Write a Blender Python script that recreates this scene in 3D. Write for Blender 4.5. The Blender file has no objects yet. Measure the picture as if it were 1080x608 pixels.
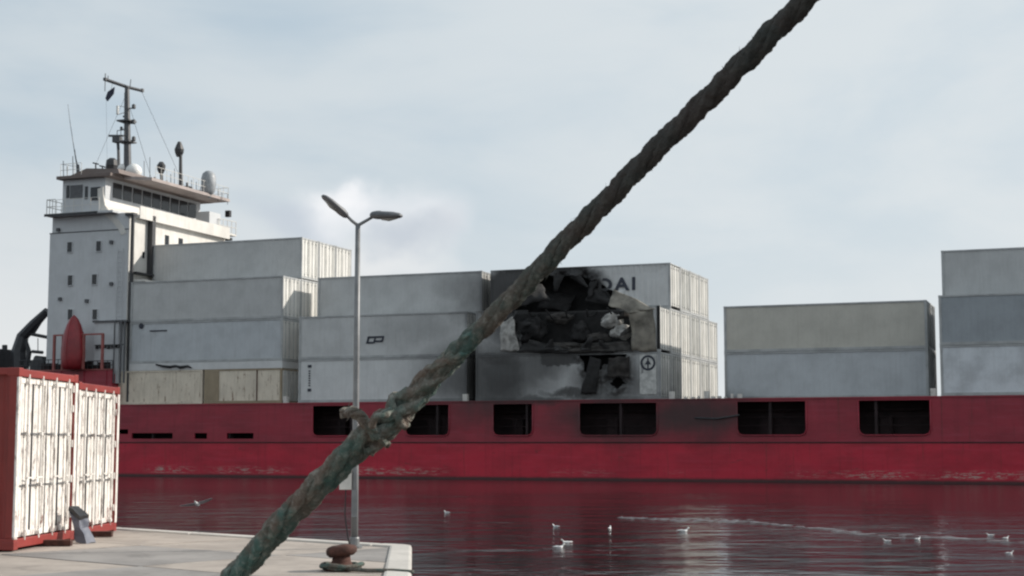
import bpy, bmesh, math, random
from mathutils import Vector, Matrix, noise
R = math.radians
random.seed(7)
C = bpy.context.scene.collection
SC = bpy.context.scene

# ---------------------------------------------------------------- camera
CAMZ = 2.3
F = 1592.0
PITCH = math.atan((467-304)/F)
cam_d = bpy.data.cameras.new('camera'); cam = bpy.data.objects.new('camera', cam_d); C.objects.link(cam)
cam.location = (0, 0, CAMZ); cam.rotation_euler = (R(90)+PITCH, 0, 0)
cam_d.sensor_width = 36; cam_d.lens = 36*F/1080; cam_d.clip_start = 0.1; cam_d.clip_end = 6000
SC.camera = cam
SC.view_settings.view_transform = 'Standard'; SC.view_settings.look = 'None'
SC.view_settings.exposure = 0.2; SC.view_settings.gamma = 1
try: SC.cycles.filter_width = 2.3
except Exception: pass

# ---------------------------------------------------------------- sun and sky
SUN_AZ = R(16); SUN_EL = R(29)          # azimuth from +X towards +Y
sv = Vector((math.cos(SUN_AZ)*math.cos(SUN_EL), math.sin(SUN_AZ)*math.cos(SUN_EL), math.sin(SUN_EL)))
sl = bpy.data.lights.new('sun', 'SUN'); sl.energy = 4.2; sl.angle = R(1.0); sl.color = (1.0, 0.93, 0.84)
so = bpy.data.objects.new('sun', sl); C.objects.link(so); so.rotation_euler = sv.to_track_quat('Z', 'Y').to_euler()
so.location = (60, 0, 60)

def ray(px, py):
    """direction (world, y=1) of photo pixel"""
    dx = (px-540)/F; dy = (304-py)/F
    y = math.cos(PITCH) - dy*math.sin(PITCH); z = math.sin(PITCH) + dy*math.cos(PITCH)
    return Vector((dx/y, 1.0, z/y))
def at(px, py, Y):
    d = ray(px, py); return Vector((d.x*Y, Y, CAMZ+d.z*Y))
def on_z(px, py, z):
    d = ray(px, py); t = (z-CAMZ)/d.z; return Vector((d.x*t, t, z))
TH = R(21); ST, CT = math.sin(TH), math.cos(TH)
def ship(px, py, b):
    d = ray(px, py); Y = b/(d.x*ST+CT); return (Y*(d.x*CT-ST), CAMZ+d.z*Y)
def sa(px, b, py=420): return ship(px, py, b)[0]
def sz(px, py, b): return ship(px, py, b)[1]
def s2w(a, b, z): return Vector((a*CT+b*ST, -a*ST+b*CT, z))

class NT:
    def __init__(s, nt): s.nt = nt; nt.nodes.clear()
    def n(s, t, **k):
        x = s.nt.nodes.new(t)
        for a, v in k.items(): setattr(x, a, v)
        return x
    def l(s, a, b): s.nt.links.new(a, b)
    def val(s, sock, v):
        if hasattr(v, 'is_output'): s.l(v, sock)
        else: sock.default_value = v
    def math(s, op, a, b=0.0, clamp=False):
        m = s.n('ShaderNodeMath', operation=op, use_clamp=clamp); s.val(m.inputs[0], a); s.val(m.inputs[1], b); return m.outputs[0]
    def vm(s, op, a, b=None):
        m = s.n('ShaderNodeVectorMath', operation=op); s.val(m.inputs[0], a)
        if b is not None: s.val(m.inputs[1], b)
        return m.outputs['Value'] if op in ('DOT_PRODUCT', 'LENGTH', 'DISTANCE') else m.outputs[0]
    def mix(s, f, a, b, bt='MIX'):
        m = s.n('ShaderNodeMix', data_type='RGBA', blend_type=bt); s.val(m.inputs[0], f)
        s.val(m.inputs[6], c4(a)); s.val(m.inputs[7], c4(b)); return m.outputs[2]
    def noise(s, vec, scale, detail=4, rough=.55, dist=0):
        m = s.n('ShaderNodeTexNoise'); 
        if vec is not None: s.l(vec, m.inputs['Vector'])
        m.inputs['Scale'].default_value = scale; m.inputs['Detail'].default_value = detail
        m.inputs['Roughness'].default_value = rough; m.inputs['Distortion'].default_value = dist
        return m.outputs['Fac']
    def ramp(s, f, a, b, smooth=True):
        m = s.n('ShaderNodeMapRange', interpolation_type='SMOOTHSTEP' if smooth else 'LINEAR')
        s.val(m.inputs[0], f); m.inputs[1].default_value = a; m.inputs[2].default_value = b
        m.inputs[3].default_value = 0; m.inputs[4].default_value = 1; return m.outputs[0]
    def mapping(s, vec, sc=(1, 1, 1), loc=(0, 0, 0), rot=(0, 0, 0)):
        m = s.n('ShaderNodeMapping'); s.l(vec, m.inputs[0]); m.inputs['Scale'].default_value = sc
        m.inputs['Location'].default_value = loc; m.inputs['Rotation'].default_value = rot; return m.outputs[0]
def c4(c):
    if hasattr(c, 'is_output'): return c
    return tuple(c) if len(c) == 4 else (*c, 1)

w = bpy.data.worlds.new('World'); SC.world = w; w.use_nodes = True
t = NT(w.node_tree)
sky = t.n('ShaderNodeTexSky', sky_type='NISHITA', sun_disc=False)
sky.sun_elevation = SUN_EL; sky.sun_rotation = R(90)-SUN_AZ; sky.dust_density = 2.5
tc = t.n('ShaderNodeTexCoord'); g = tc.outputs['Generated']
sep = t.n('ShaderNodeSeparateXYZ'); t.l(g, sep.inputs[0])
ele = sep.outputs[2]
skycol = t.mix(1.0, sky.outputs[0], (0.75, 0.80, 0.84), 'MULTIPLY')
gm = t.mapping(g, (1.0, 1.0, 2.6))
n1 = t.noise(gm, 2.6, 6, .55, .4); n2 = t.noise(gm, 9.0, 4, .5, .3)
cov = t.math('ADD', t.math('MULTIPLY', n1, .8), t.math('MULTIPLY', n2, .2))
cov = t.ramp(cov, .36, .60)
low = t.ramp(ele, 0.24, -0.02)
right = t.ramp(sep.outputs[0], -.45, .30)
ccol = t.mix(low, (4.4, 4.85, 5.15), (5.95, 5.95, 5.9))
ccol = t.mix(t.math('MULTIPLY', right, .75), ccol, (5.35, 5.65, 5.8))
base = t.mix(.78, skycol, (3.65, 4.4, 4.95))
base = t.mix(t.math('MULTIPLY', right, .6), base, (4.7, 5.25, 5.6))
base = t.mix(t.math('MULTIPLY', low, .45), base, (5.9, 5.95, 5.95))
col = t.mix(t.math('MULTIPLY', cov, .85), base, ccol)
# smoke-like cumulus puff over the stacks
gw = t.vm('ADD', g, t.vm('MULTIPLY', t.vm('SUBTRACT', (lambda m: (t.l(g, m.inputs['Vector']), m.outputs['Color'])[1])(
    (lambda m: (m.inputs['Scale'].__setattr__('default_value', 16), m.inputs['Detail'].__setattr__('default_value', 4), m)[2])(t.n('ShaderNodeTexNoise'))), (.5, .5, .5)), (.085, .085, .085)))
def puff(col, px, py, rx, ry, c, k):
    d = ray(px, py).normalized()
    v = t.vm('MULTIPLY', t.vm('SUBTRACT', gw, tuple(d)), (F/rx, F/rx, F/ry))
    f = t.ramp(t.vm('LENGTH', v), 1.25, .1)
    return t.mix(t.math('MULTIPLY', f, k), col, c)
col = puff(col, 395, 285, 120, 34, (5.9, 5.95, 6.0), .7)
col = puff(col, 318, 238, 62, 34, (3.9, 4.3, 4.85), .75)
col = puff(col, 372, 226, 60, 42, (6.3, 6.4, 6.6), .85)
col = puff(col, 438, 236, 56, 44, (5.6, 5.8, 6.05), .75)
col = puff(col, 425, 256, 58, 28, (4.0, 4.35, 4.8), .85)
col = puff(col, 462, 240, 26, 30, (4.7, 4.95, 5.3), .6)
col = puff(col, 366, 212, 34, 20, (6.9, 6.9, 7.0), .7)
bg = t.n('ShaderNodeBackground'); t.l(col, bg.inputs[0]); bg.inputs[1].default_value = 0.124
wo = t.n('ShaderNodeOutputWorld'); t.l(bg.outputs[0], wo.inputs[0])

# ---------------------------------------------------------------- mesh helpers
class MB:
    def __init__(s): s.v = []; s.f = []; s.p = []
    def add(s, vs, fs):
        s.p.append((len(s.v), len(s.f))); o = len(s.v); s.v += [tuple(p) for p in vs]; s.f += [tuple(i+o for i in f) for f in fs]; return s
    def box(s, x0, x1, y0, y1, z0, z1):
        return s.add([(x0,y0,z0),(x1,y0,z0),(x1,y1,z0),(x0,y1,z0),(x0,y0,z1),(x1,y0,z1),(x1,y1,z1),(x0,y1,z1)],
              [(0,3,2,1),(4,5,6,7),(0,1,5,4),(1,2,6,5),(2,3,7,6),(3,0,4,7)])
    def hexa(s, lo, hi):      # two quads of 4 points
        return s.add(list(lo)+list(hi), [(0,3,2,1),(4,5,6,7),(0,1,5,4),(1,2,6,5),(2,3,7,6),(3,0,4,7)])
    def bar(s, p0, p1, r0, r1=None, n=8):
        return s.tube([p0, p1], [r0, r0 if r1 is None else r1], n)
    def tube(s, pts, rad, n=8, cap=True):
        pts = [Vector(p) for p in pts]
        if not hasattr(rad, '__len__'): rad = [rad]*len(pts)
        vs = []; fs = []; up = None
        for i, p in enumerate(pts):
            d = (pts[min(i+1, len(pts)-1)]-pts[max(i-1, 0)]).normalized()
            if up is None: up = Vector((0,0,1)) if abs(d.z) < .9 else Vector((0,1,0))
            x = d.cross(up).normalized(); y = x.cross(d).normalized(); up = y
            for k in range(n):
                a = 2*math.pi*k/n; vs.append(p+(x*math.cos(a)+y*math.sin(a))*rad[i])
        for i in range(len(pts)-1):
            for k in range(n):
                k2 = (k+1) % n; fs.append((i*n+k, (i+1)*n+k, (i+1)*n+k2, i*n+k2))
        if cap: fs.append(tuple(range(n))); fs.append(tuple(reversed(range((len(pts)-1)*n, len(pts)*n))))
        return s.add(vs, fs)
    def lathe(s, prof, c=(0,0,0), n=16, sx=1, sy=1):
        vs = []; fs = []
        for r, z in prof:
            for k in range(n):
                a = 2*math.pi*k/n; vs.append((c[0]+r*sx*math.cos(a), c[1]+r*sy*math.sin(a), c[2]+z))
        for i in range(len(prof)-1):
            for k in range(n):
                k2 = (k+1) % n; fs.append((i*n+k, i*n+k2, (i+1)*n+k2, (i+1)*n+k))
        fs.append(tuple(reversed(range(n)))); fs.append(tuple(range((len(prof)-1)*n, len(prof)*n)))
        return s.add(vs, fs)
    def mesh(s, name, mat, smooth=False, bevel=0):
        me = bpy.data.meshes.new(name); me.from_pydata(s.v, [], s.f)
        if bevel or smooth is not None:
            bm = bmesh.new(); bm.from_mesh(me)
            bmesh.ops.recalc_face_normals(bm, faces=bm.faces)
            if bevel:
                es = [e for e in bm.edges if len(e.link_faces) == 2 and e.calc_face_angle(0) > .6]
                bmesh.ops.bevel(bm, geom=es, offset=bevel, segments=2, profile=.6, affect='EDGES')
            bm.to_mesh(me); bm.free()
        if mat: me.materials.append(mat)
        if smooth: me.shade_smooth()
        return me
    def obj(s, name, mat, parent=None, smooth=False, bevel=0):
        return link(name, s.mesh(name, mat, smooth, bevel), parent)
def split(mb, name, mt, parent, bevel=0):
    ps = mb.p+[(len(mb.v), len(mb.f))]
    for (v0, f0), (v1, f1) in zip(ps, ps[1:]):
        q_ = MB(); q_.v = mb.v[v0:v1]; q_.f = [tuple(i-v0 for i in f) for f in mb.f[f0:f1]]; q_.obj(name, mt, parent, bevel=bevel)
def link(name, me, parent=None, mat=None):
    o = bpy.data.objects.new(name, me); C.objects.link(o)
    if parent: o.parent = parent
    if mat:
        o.material_slots[0].link = 'OBJECT'; o.material_slots[0].material = mat
    return o
def tag(o, label=None, cat=None, group=None, kind=None):
    if label: o['label'] = label
    if cat: o['category'] = cat
    if group: o['group'] = group
    if kind: o['kind'] = kind
    return o
def empty(name, loc, rz=0, label=None, cat=None, group=None):
    o = bpy.data.objects.new(name, None); C.objects.link(o); o.location = loc; o.rotation_euler = (0, 0, rz)
    o.empty_display_size = .3
    return tag(o, label, cat, group)
def rail(mb, p0, p1, h=1.0, k=6, r=.02):
    p0 = Vector(p0); p1 = Vector(p1)
    for i in range(k+1):
        p = p0.lerp(p1, i/k); mb.bar(p, p+Vector((0,0,h)), r, n=5)
    for q_ in (.5, 1): mb.bar(p0+Vector((0,0,h*q_)), p1+Vector((0,0,h*q_)), r, n=5)
def copy_tree(o, parent=None):
    c = o.copy(); C.objects.link(c); c.parent = parent
    for ch in list(o.children): copy_tree(ch, c)
    return c

# ---------------------------------------------------------------- materials
# soot left by the fire: shape fixed to the place where it burned
sg = bpy.data.node_groups.new('soot', 'ShaderNodeTree')
sg.interface.new_socket('Soot', in_out='OUTPUT', socket_type='NodeSocketFloat')
q = NT(sg)
gp = q.n('ShaderNodeNewGeometry').outputs['Position']
nn = q.n('ShaderNodeTexNoise'); q.l(gp, nn.inputs['Vector']); nn.inputs['Scale'].default_value = .55; nn.inputs['Detail'].default_value = 7; nn.inputs['Roughness'].default_value = .62
pw = q.vm('ADD', gp, q.vm('MULTIPLY', q.vm('SUBTRACT', nn.outputs['Color'], (.5,.5,.5)), (2.1,2.1,1.9)))
aa = q.vm('DOT_PRODUCT', pw, (CT, -ST, 0)); zz = q.vm('DOT_PRODUCT', pw, (0, 0, 1)); bb = q.vm('DOT_PRODUCT', gp, (ST, CT, 0))
acc = None
for px, py, rx, ry, k in [(570,312,72,48,1.0),(600,345,80,35,.95),(528,335,30,46,.85),(530,305,44,36,.95),(574,300,58,26,.97),(508,312,56,38,.7),(445,345,62,26,.28),(478,300,40,22,.4),
        (512,398,95,52,.88),(590,404,40,30,.3),(560,385,60,26,.8),(530,400,62,56,.93),(645,402,56,34,.9),(550,392,32,26,.6),(640,392,34,30,.86),(612,415,70,7,.9),(592,377,30,12,.95),(618,392,13,28,.9),(650,388,20,16,.9),(500,398,24,36,.7),(530,330,40,50,.6),(650,440,80,30,.85),(735,438,78,28,.9),(560,424,60,8,.8),(700,415,30,10,.5)]:
    a0, z0 = ship(px, py, 89.1); sc = 94/1600.
    dx = q.math('DIVIDE', q.math('SUBTRACT', aa, a0), rx*sc); dz = q.math('DIVIDE', q.math('SUBTRACT', zz, z0), ry*sc)
    d = q.math('SQRT', q.math('ADD', q.math('MULTIPLY', dx, dx), q.math('MULTIPLY', dz, dz)))
    m = q.math('MULTIPLY', q.ramp(d, 1.1, .75) if k > .93 else q.ramp(d, 1.35, .25), k)
    acc = m if acc is None else q.math('MAXIMUM', acc, m)
acc = q.math('MULTIPLY', acc, q.ramp(bb, 94.5, 92.5))
go = q.n('NodeGroupOutput'); q.l(acc, go.inputs[0])

def mat(name, rough=.5, metal=0.0, spec=.5):
    m = bpy.data.materials.new(name); m.use_nodes = True; t = NT(m.node_tree)
    b = t.n('ShaderNodeBsdfPrincipled'); o = t.n('ShaderNodeOutputMaterial'); t.l(b.outputs[0], o.inputs[0])
    b.inputs['Roughness'].default_value = rough; b.inputs['Metallic'].default_value = metal
    b.inputs['Specular IOR Level'].default_value = spec
    t.b = b; return m, t
def bump(t, h, strength=.3, dist=.02):
    bn = t.n('ShaderNodeBump'); t.l(h, bn.inputs['Height']); bn.inputs['Strength'].default_value = strength
    bn.inputs['Distance'].default_value = dist; t.l(bn.outputs[0], t.b.inputs['Normal'])
def coords(t):
    tc = t.n('ShaderNodeTexCoord'); oi = t.n('ShaderNodeObjectInfo')
    off = t.math('MULTIPLY', oi.outputs['Random'], 50)
    cx = t.n('ShaderNodeCombineXYZ'); t.l(off, cx.inputs[0]); t.l(off, cx.inputs[1])
    return t.vm('ADD', tc.outputs['Object'], cx.outputs[0])

def plain(name, c, rough=.55, metal=0, var=.25, scale=3, bumpk=0, soot=False):
    m, t = mat(name, rough, metal); v = coords(t)
    n = t.noise(v, scale, 6, .6)
    k = t.ramp(n, .3, .7)
    dk = tuple(x*(1-var) for x in c); lt = tuple(min(1, x*(1+var*.6)) for x in c)
    col = t.mix(k, dk, lt)
    if soot:
        g = t.n('ShaderNodeGroup'); g.node_tree = sg; col = t.mix(g.outputs[0], col, (.012,.012,.013))
    t.l(col, t.b.inputs['Base Color'])
    if bumpk: bump(t, t.noise(v, scale*6, 5), bumpk, .01)
    return m
def paint(name, c, dirt=.35, rust=.15, rough=.5, streak=.22, soot=True, rustcol=(.16,.075,.035)):
    """weathered container paint: mottling, rain streaks, rust spots, soot"""
    m, t = mat(name, rough); v = coords(t)
    big = t.ramp(t.noise(v, .9, 5, .6), .35, .7)
    st = t.ramp(t.noise(t.mapping(v, (2.6, 2.6, .16)), 3.0, 6, .65), .48, .78)
    fine = t.noise(v, 9, 6, .7)
    dk = tuple(x*(1-dirt) for x in c)
    col = t.mix(t.math('MULTIPLY', big, .8), c, dk)
    col = t.mix(t.math('MULTIPLY', st, streak), col, tuple(x*.55 for x in (c[0]*1.05, c[1]*.98, c[2]*.9)))
    col = t.mix(t.math('MULTIPLY', t.ramp(fine, .45, .75), .25), col, tuple(x*.7 for x in c))
    rn = t.math('ADD', t.math('MULTIPLY', t.noise(t.mapping(v, (1, 1, .3)), 4.5, 8, .75), .8), t.math('MULTIPLY', st, .1))
    col = t.mix(t.ramp(rn, .66-rust, .74-rust*.9), col, rustcol)
    if soot:
        g = t.n('ShaderNodeGroup'); g.node_tree = sg; col = t.mix(g.outputs[0], col, (.014,.013,.013))
    t.l(col, t.b.inputs['Base Color'])
    bump(t, t.noise(v, 2.2, 4), .25, .03)
    return m

M = {}
M['white'] = paint('container_paint_white', (.56,.565,.56), .18, .02)
M['pale'] = paint('container_paint_pale', (.63,.635,.63), .15, .02)
M['bluegrey'] = paint('container_paint_blue_grey', (.50,.525,.545), .18, .02)
M['grey'] = paint('container_paint_grey', (.50,.505,.50), .16, .02)
M['darkgrey'] = paint('container_paint_dark_grey', (.32,.35,.375), .16, .02)
M['stone'] = paint('container_paint_stone', (.54,.52,.46), .16, .02)
M['beige'] = paint('container_paint_beige', (.72,.64,.52), .22, .21, streak=.7)
M['brown'] = paint('container_paint_brown', (.34,.27,.18), .3, .12, streak=.7)
M['patch'] = paint('container_paint_patched', (.64,.67,.70), .35, .02)
M['frame'] = paint('container_frame_paint', (.44,.45,.45), .4, .12)
M['frame_dark'] = paint('container_frame_dark', (.16,.17,.175), .4, .12)
M['door'] = paint('container_door_paint', (.78,.77,.73), .2, .10, streak=.5)
M['door2'] = paint('container_door_paint_grey', (.60,.60,.57), .3, .12, streak=.6)
M['steel'] = plain('galvanised_steel', (.10,.103,.11), .5, .2)
M['darksteel'] = plain('dark_steel', (.035,.036,.04), .5)
M['black'] = plain('black_paint', (.012,.012,.014), .45)
M['char'] = plain('charred_metal', (.016,.015,.015), .85, var=.6, scale=2.2, bumpk=.4)
M['ash'] = plain('ash_grey', (.038,.034,.031), .9, var=.6, scale=2.5, bumpk=.5)
M['cargo'] = plain('scorched_white_cargo', (.36,.35,.33), .85, var=.45, scale=2.5, bumpk=.5)
M['torn'] = plain('scorched_bare_sheet', (.22,.20,.165), .6, var=.55, scale=1.2, bumpk=.3)
M['shipwhite'] = paint('ship_white_paint', (.56,.575,.59), .14, .02, streak=.25, soot=False)
M['shipwhite2'] = paint('ship_front_white_paint', (.68,.66,.62), .2, .05, streak=.5, soot=False)
M['soffit'] = paint('overhang_paint', (.40,.34,.32), .3, .1, soot=False)
M['fascia'] = paint('ship_roof_fascia_paint', (.17,.13,.115), .3, .1, soot=False)
M['glass'] = plain('dark_window_glass', (.012,.014,.018), .12, var=.1)
M['white_gloss'] = plain('white_gelcoat', (.78,.78,.76), .35, var=.08)
M['letters'] = plain('navy_lettering', (.02,.024,.04), .5, var=.2, soot=False)
M['orange'] = plain('lifeboat_red', (.24,.018,.024), .4, var=.2, scale=1.5)
M['lifered'] = plain('davit_red', (.30,.09,.08), .5, var=.25)
M['lampgrey'] = plain('lamp_post_paint', (.20,.205,.21), .5, .2, var=.2, scale=5)
M['lamphead'] = plain('lamp_head_paint', (.13,.135,.145), .5, .1, var=.2, scale=5)
M['lens'] = plain('lamp_lens', (.32,.32,.30), .2, var=.1)
M['cream'] = plain('white_box_paint', (.6,.58,.54), .6, var=.2)
M['rust'] = plain('rusty_cast_iron', (.07,.026,.018), .85, var=.5, scale=9, bumpk=.8)
M['redside'] = paint('red_container_paint', (.26,.032,.026), .35, .06, soot=False, rustcol=(.09,.03,.02))
M['dkplate'] = plain('blue_grey_plastic', (.11,.12,.155), .6, var=.2)

def weathered_white():
    m, t = mat('peeling_white_door_paint', .6); v = coords(t)
    st = t.noise(t.mapping(v, (3, 3, .5)), 5.0, 8, .7)
    blot = t.noise(v, 3.2, 8, .72, .6)
    col = t.mix(t.ramp(blot, .4, .75), (.80,.77,.73), (.64,.60,.56))
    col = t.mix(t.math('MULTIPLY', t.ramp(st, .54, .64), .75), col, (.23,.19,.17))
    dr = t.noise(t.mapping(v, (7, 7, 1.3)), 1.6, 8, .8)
    col = t.mix(t.math('MULTIPLY', t.ramp(dr, .53, .60), .85), col, (.12,.085,.075))  # dark streaks: dirt, thickened to stand for shade between the door ribs
    sepn = t.n('ShaderNodeSeparateXYZ'); tc = t.n('ShaderNodeTexCoord'); t.l(tc.outputs['Object'], sepn.inputs[0])
    lowk = t.ramp(sepn.outputs[2], .85, .05)
    rn = t.math('ADD', blot, t.math('MULTIPLY', lowk, .13))
    col = t.mix(t.math('MULTIPLY', t.ramp(rn, .64, .70), .85), col, (.17,.05,.035))
    t.l(col, t.b.inputs['Base Color']); bump(t, blot, .3, .01); return m
M['peel'] = weathered_white()

def hull_mat(name, c, lower):
    m, t = mat(name, .42); tc = t.n('ShaderNodeTexCoord'); v = tc.outputs['Object']
    s = t.n('ShaderNodeSeparateXYZ'); t.l(t.n('ShaderNodeNewGeometry').outputs['Position'], s.inputs[0]); z = s.outputs[2]
    big = t.ramp(t.noise(t.mapping(v, (.35, 1, .8)), 1.0, 6, .6), .3, .75)
    col = t.mix(big, c, tuple(x*.66 for x in c))
    st = t.ramp(t.noise(t.mapping(v, (2, 2, .12)), 2.0, 6, .6), .5, .8)
    col = t.mix(t.math('MULTIPLY', st, .45), col, tuple(x*.45 for x in c))
    hz = t.ramp(t.noise(t.mapping(v, (.25, 1, 5)), 1.2, 5, .6), .5, .75)
    col = t.mix(t.math('MULTIPLY', hz, .35), col, (c[0]*1.1, c[1]*2.2+.01, c[2]*2+.01))
    if lower:
        sc = t.noise(t.mapping(v, (.5, 1, 3.2)), 3.0, 9, .75)
        zone = t.math('MULTIPLY', t.ramp(z, .2, .32), t.ramp(z, .85, .45))
        region = t.ramp(t.noise(t.mapping(v, (.09, .2, .02)), 1.0, 2), .42, .54)
        k = t.math('MULTIPLY', t.math('MULTIPLY', t.ramp(sc, .50, .57), zone), region)
        col = t.mix(k, col, (.42,.33,.29))
        k2 = t.math('MULTIPLY', t.ramp(t.noise(t.mapping(v, (.6, 1, 1.5)), 2.0, 8, .7), .62, .68), .5)
        col = t.mix(k2, col, (.10,.02,.02))
        col = t.mix(t.math('MULTIPLY', t.ramp(t.math('ADD', z, t.math('MULTIPLY', sc, .2)), .36, .18), .92), col, (.014,.010,.010))
    g = t.n('ShaderNodeGroup'); g.node_tree = sg
    col = t.mix(g.outputs[0], col, (.02,.012,.012))
    sx = t.n('ShaderNodeSeparateXYZ'); t.l(v, sx.inputs[0])
    fr_ = t.math('PINGPONG', sx.outputs[0], 2.2); seam = t.ramp(fr_, .045, .0)
    col = t.mix(t.math('MULTIPLY', seam, .35), col, tuple(x*.4 for x in c))
    run = t.noise(t.mapping(v, (3.2, 1, .10)), 1.5, 5, .7)
    col = t.mix(t.math('MULTIPLY', t.ramp(run, .60, .70), .5), col, (.10,.022,.014))
    h = t.math('ADD', t.noise(t.mapping(v, (.8, 1, .8)), 1.0, 3), t.math('MULTIPLY', t.math('SINE', t.math('MULTIPLY', sx.outputs[0], 8.2)), .10))
    t.l(col, t.b.inputs['Base Color']); bump(t, h, .5, .06)
    return m
M['hull_up'] = hull_mat('hull_red_upper', (.32,.018,.038), False)
M['hull_low'] = hull_mat('hull_red_lower', (.50,.011,.036), True)
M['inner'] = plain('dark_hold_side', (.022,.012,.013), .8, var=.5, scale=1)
M['deck'] = plain('deck_paint_red', (.09,.02,.02), .7)

# water
def water():
    m, t = mat('harbour_water', .10); t.b.inputs['Base Color'].default_value = (.018,.011,.012,1); t.b.inputs['IOR'].default_value = 1.33; t.b.inputs['Specular IOR Level'].default_value = .25
    p = t.n('ShaderNodeNewGeometry').outputs['Position']
    v1 = t.mapping(p, (.55, 1.0, 1), rot=(0,0,R(8)))
    a = t.noise(v1, 2.6, 3, .5, .3); b = t.noise(t.mapping(p, (.6,1,1), rot=(0,0,R(-14))), .55, 3, .5, .2); c = t.noise(t.mapping(p, (.3,.8,1)), .09, 2)
    fine = t.noise(v1, 9.0, 3, .6)
    h = t.math('ADD', t.math('MULTIPLY', a, .35), t.math('ADD', t.math('MULTIPLY', b, 1.3), t.math('MULTIPLY', fine, .03)))
    bn = t.n('ShaderNodeBump'); t.l(h, bn.inputs['Height']); bn.inputs['Distance'].default_value = .10
    t.l(t.math('ADD', .35, t.math('MULTIPLY', t.ramp(c, .38, .65), .65)), bn.inputs['Strength']); t.l(bn.outputs[0], t.b.inputs['Normal'])
    return m
M['water'] = water()

def concrete(name, c, var=.3, stain=.4):
    m, t = mat(name, .85); v = coords(t)
    a = t.ramp(t.noise(v, .8, 7, .65), .3, .7); b = t.noise(v, 14, 6, .7); s = t.ramp(t.noise(v, 1.3, 8, .7, .5), .54, .66)
    col = t.mix(a, tuple(x*(1-var) for x in c), c)
    col = t.mix(t.math('MULTIPLY', t.ramp(b, .4, .75), .3), col, tuple(x*.6 for x in c))
    col = t.mix(t.math('MULTIPLY', s, stain), col, tuple(x*.38 for x in c))
    t.l(col, t.b.inputs['Base Color']); bump(t, b, .35, .01); return m
M['conc'] = concrete('quay_concrete', (.42,.365,.32), .35, .55)
M['conc2'] = concrete('quay_concrete_grey', (.30,.28,.265), .35, .5)
M['conc3'] = concrete('quay_concrete_warm', (.46,.40,.35), .2, .25)
M['coping'] = concrete('lit_coping_stone', (.55,.52,.48), .2, .2)  # paler than the slabs: sunlight on the bevelled edge put into the colour
M['quaywall'] = concrete('wet_quay_wall', (.12,.11,.10))

def rope_mat(name, base, tint, pale):
    m, t = mat(name, .95, 0, .15); tc = t.n('ShaderNodeTexCoord'); v = tc.outputs['Object']
    p = t.n('ShaderNodeNewGeometry').outputs['Position']
    a = t.ramp(t.noise(v, 5, 5, .6), .42, .62); b = t.ramp(t.noise(v, 38, 6, .7), .45, .7)
    col = t.mix(a, base, tint); col = t.mix(t.math('MULTIPLY', b, .45), col, pale)
    s = t.n('ShaderNodeSeparateXYZ'); t.l(p, s.inputs[0])
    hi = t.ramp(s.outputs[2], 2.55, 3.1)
    col = t.mix(t.math('MULTIPLY', hi, .8), col, (.05,.046,.046))  # upper rope darkened: its shade against the bright sky put into the colour
    t.l(col, t.b.inputs['Base Color'])
    wv = t.n('ShaderNodeTexNoise'); t.l(v, wv.inputs['Vector']); wv.inputs['Scale'].default_value = 160; wv.inputs['Detail'].default_value = 4
    bump(t, wv.outputs['Fac'], .9, .006); return m
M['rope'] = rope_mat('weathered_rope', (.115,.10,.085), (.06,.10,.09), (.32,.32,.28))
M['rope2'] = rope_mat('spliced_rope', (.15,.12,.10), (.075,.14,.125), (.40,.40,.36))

# ---------------------------------------------------------------- water and quay
wm = MB(); wm.add([(-3000,-1500,0),(3000,-1500,0),(3000,4500,0),(-3000,4500,0)], [(0,1,2,3)])
tag(wm.obj('water', M['water']), kind='structure')

QZ = .75
quay_outline = [(-60,60),(-12,31.7),(-4.9,25.65),(-1.85,23.05),(-1.62,22.95),(-1.50,22.7),(-1.31,20),(-1.05,16),(-.53,8),(.2,4),(1.4,2.5),(1.4,-14),(-60,-14)]
qb = MB(); n = len(quay_outline)
qb.add([(x,y,-1.5) for x,y in quay_outline]+[(x,y,QZ-.07) for x,y in quay_outline],
       [tuple(range(n)), tuple(range(n,2*n))]+[(i,(i+1)%n,n+(i+1)%n,n+i) for i in range(n)])
quay = tag(qb.obj('quay', M['quaywall']), kind='structure')
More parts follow.
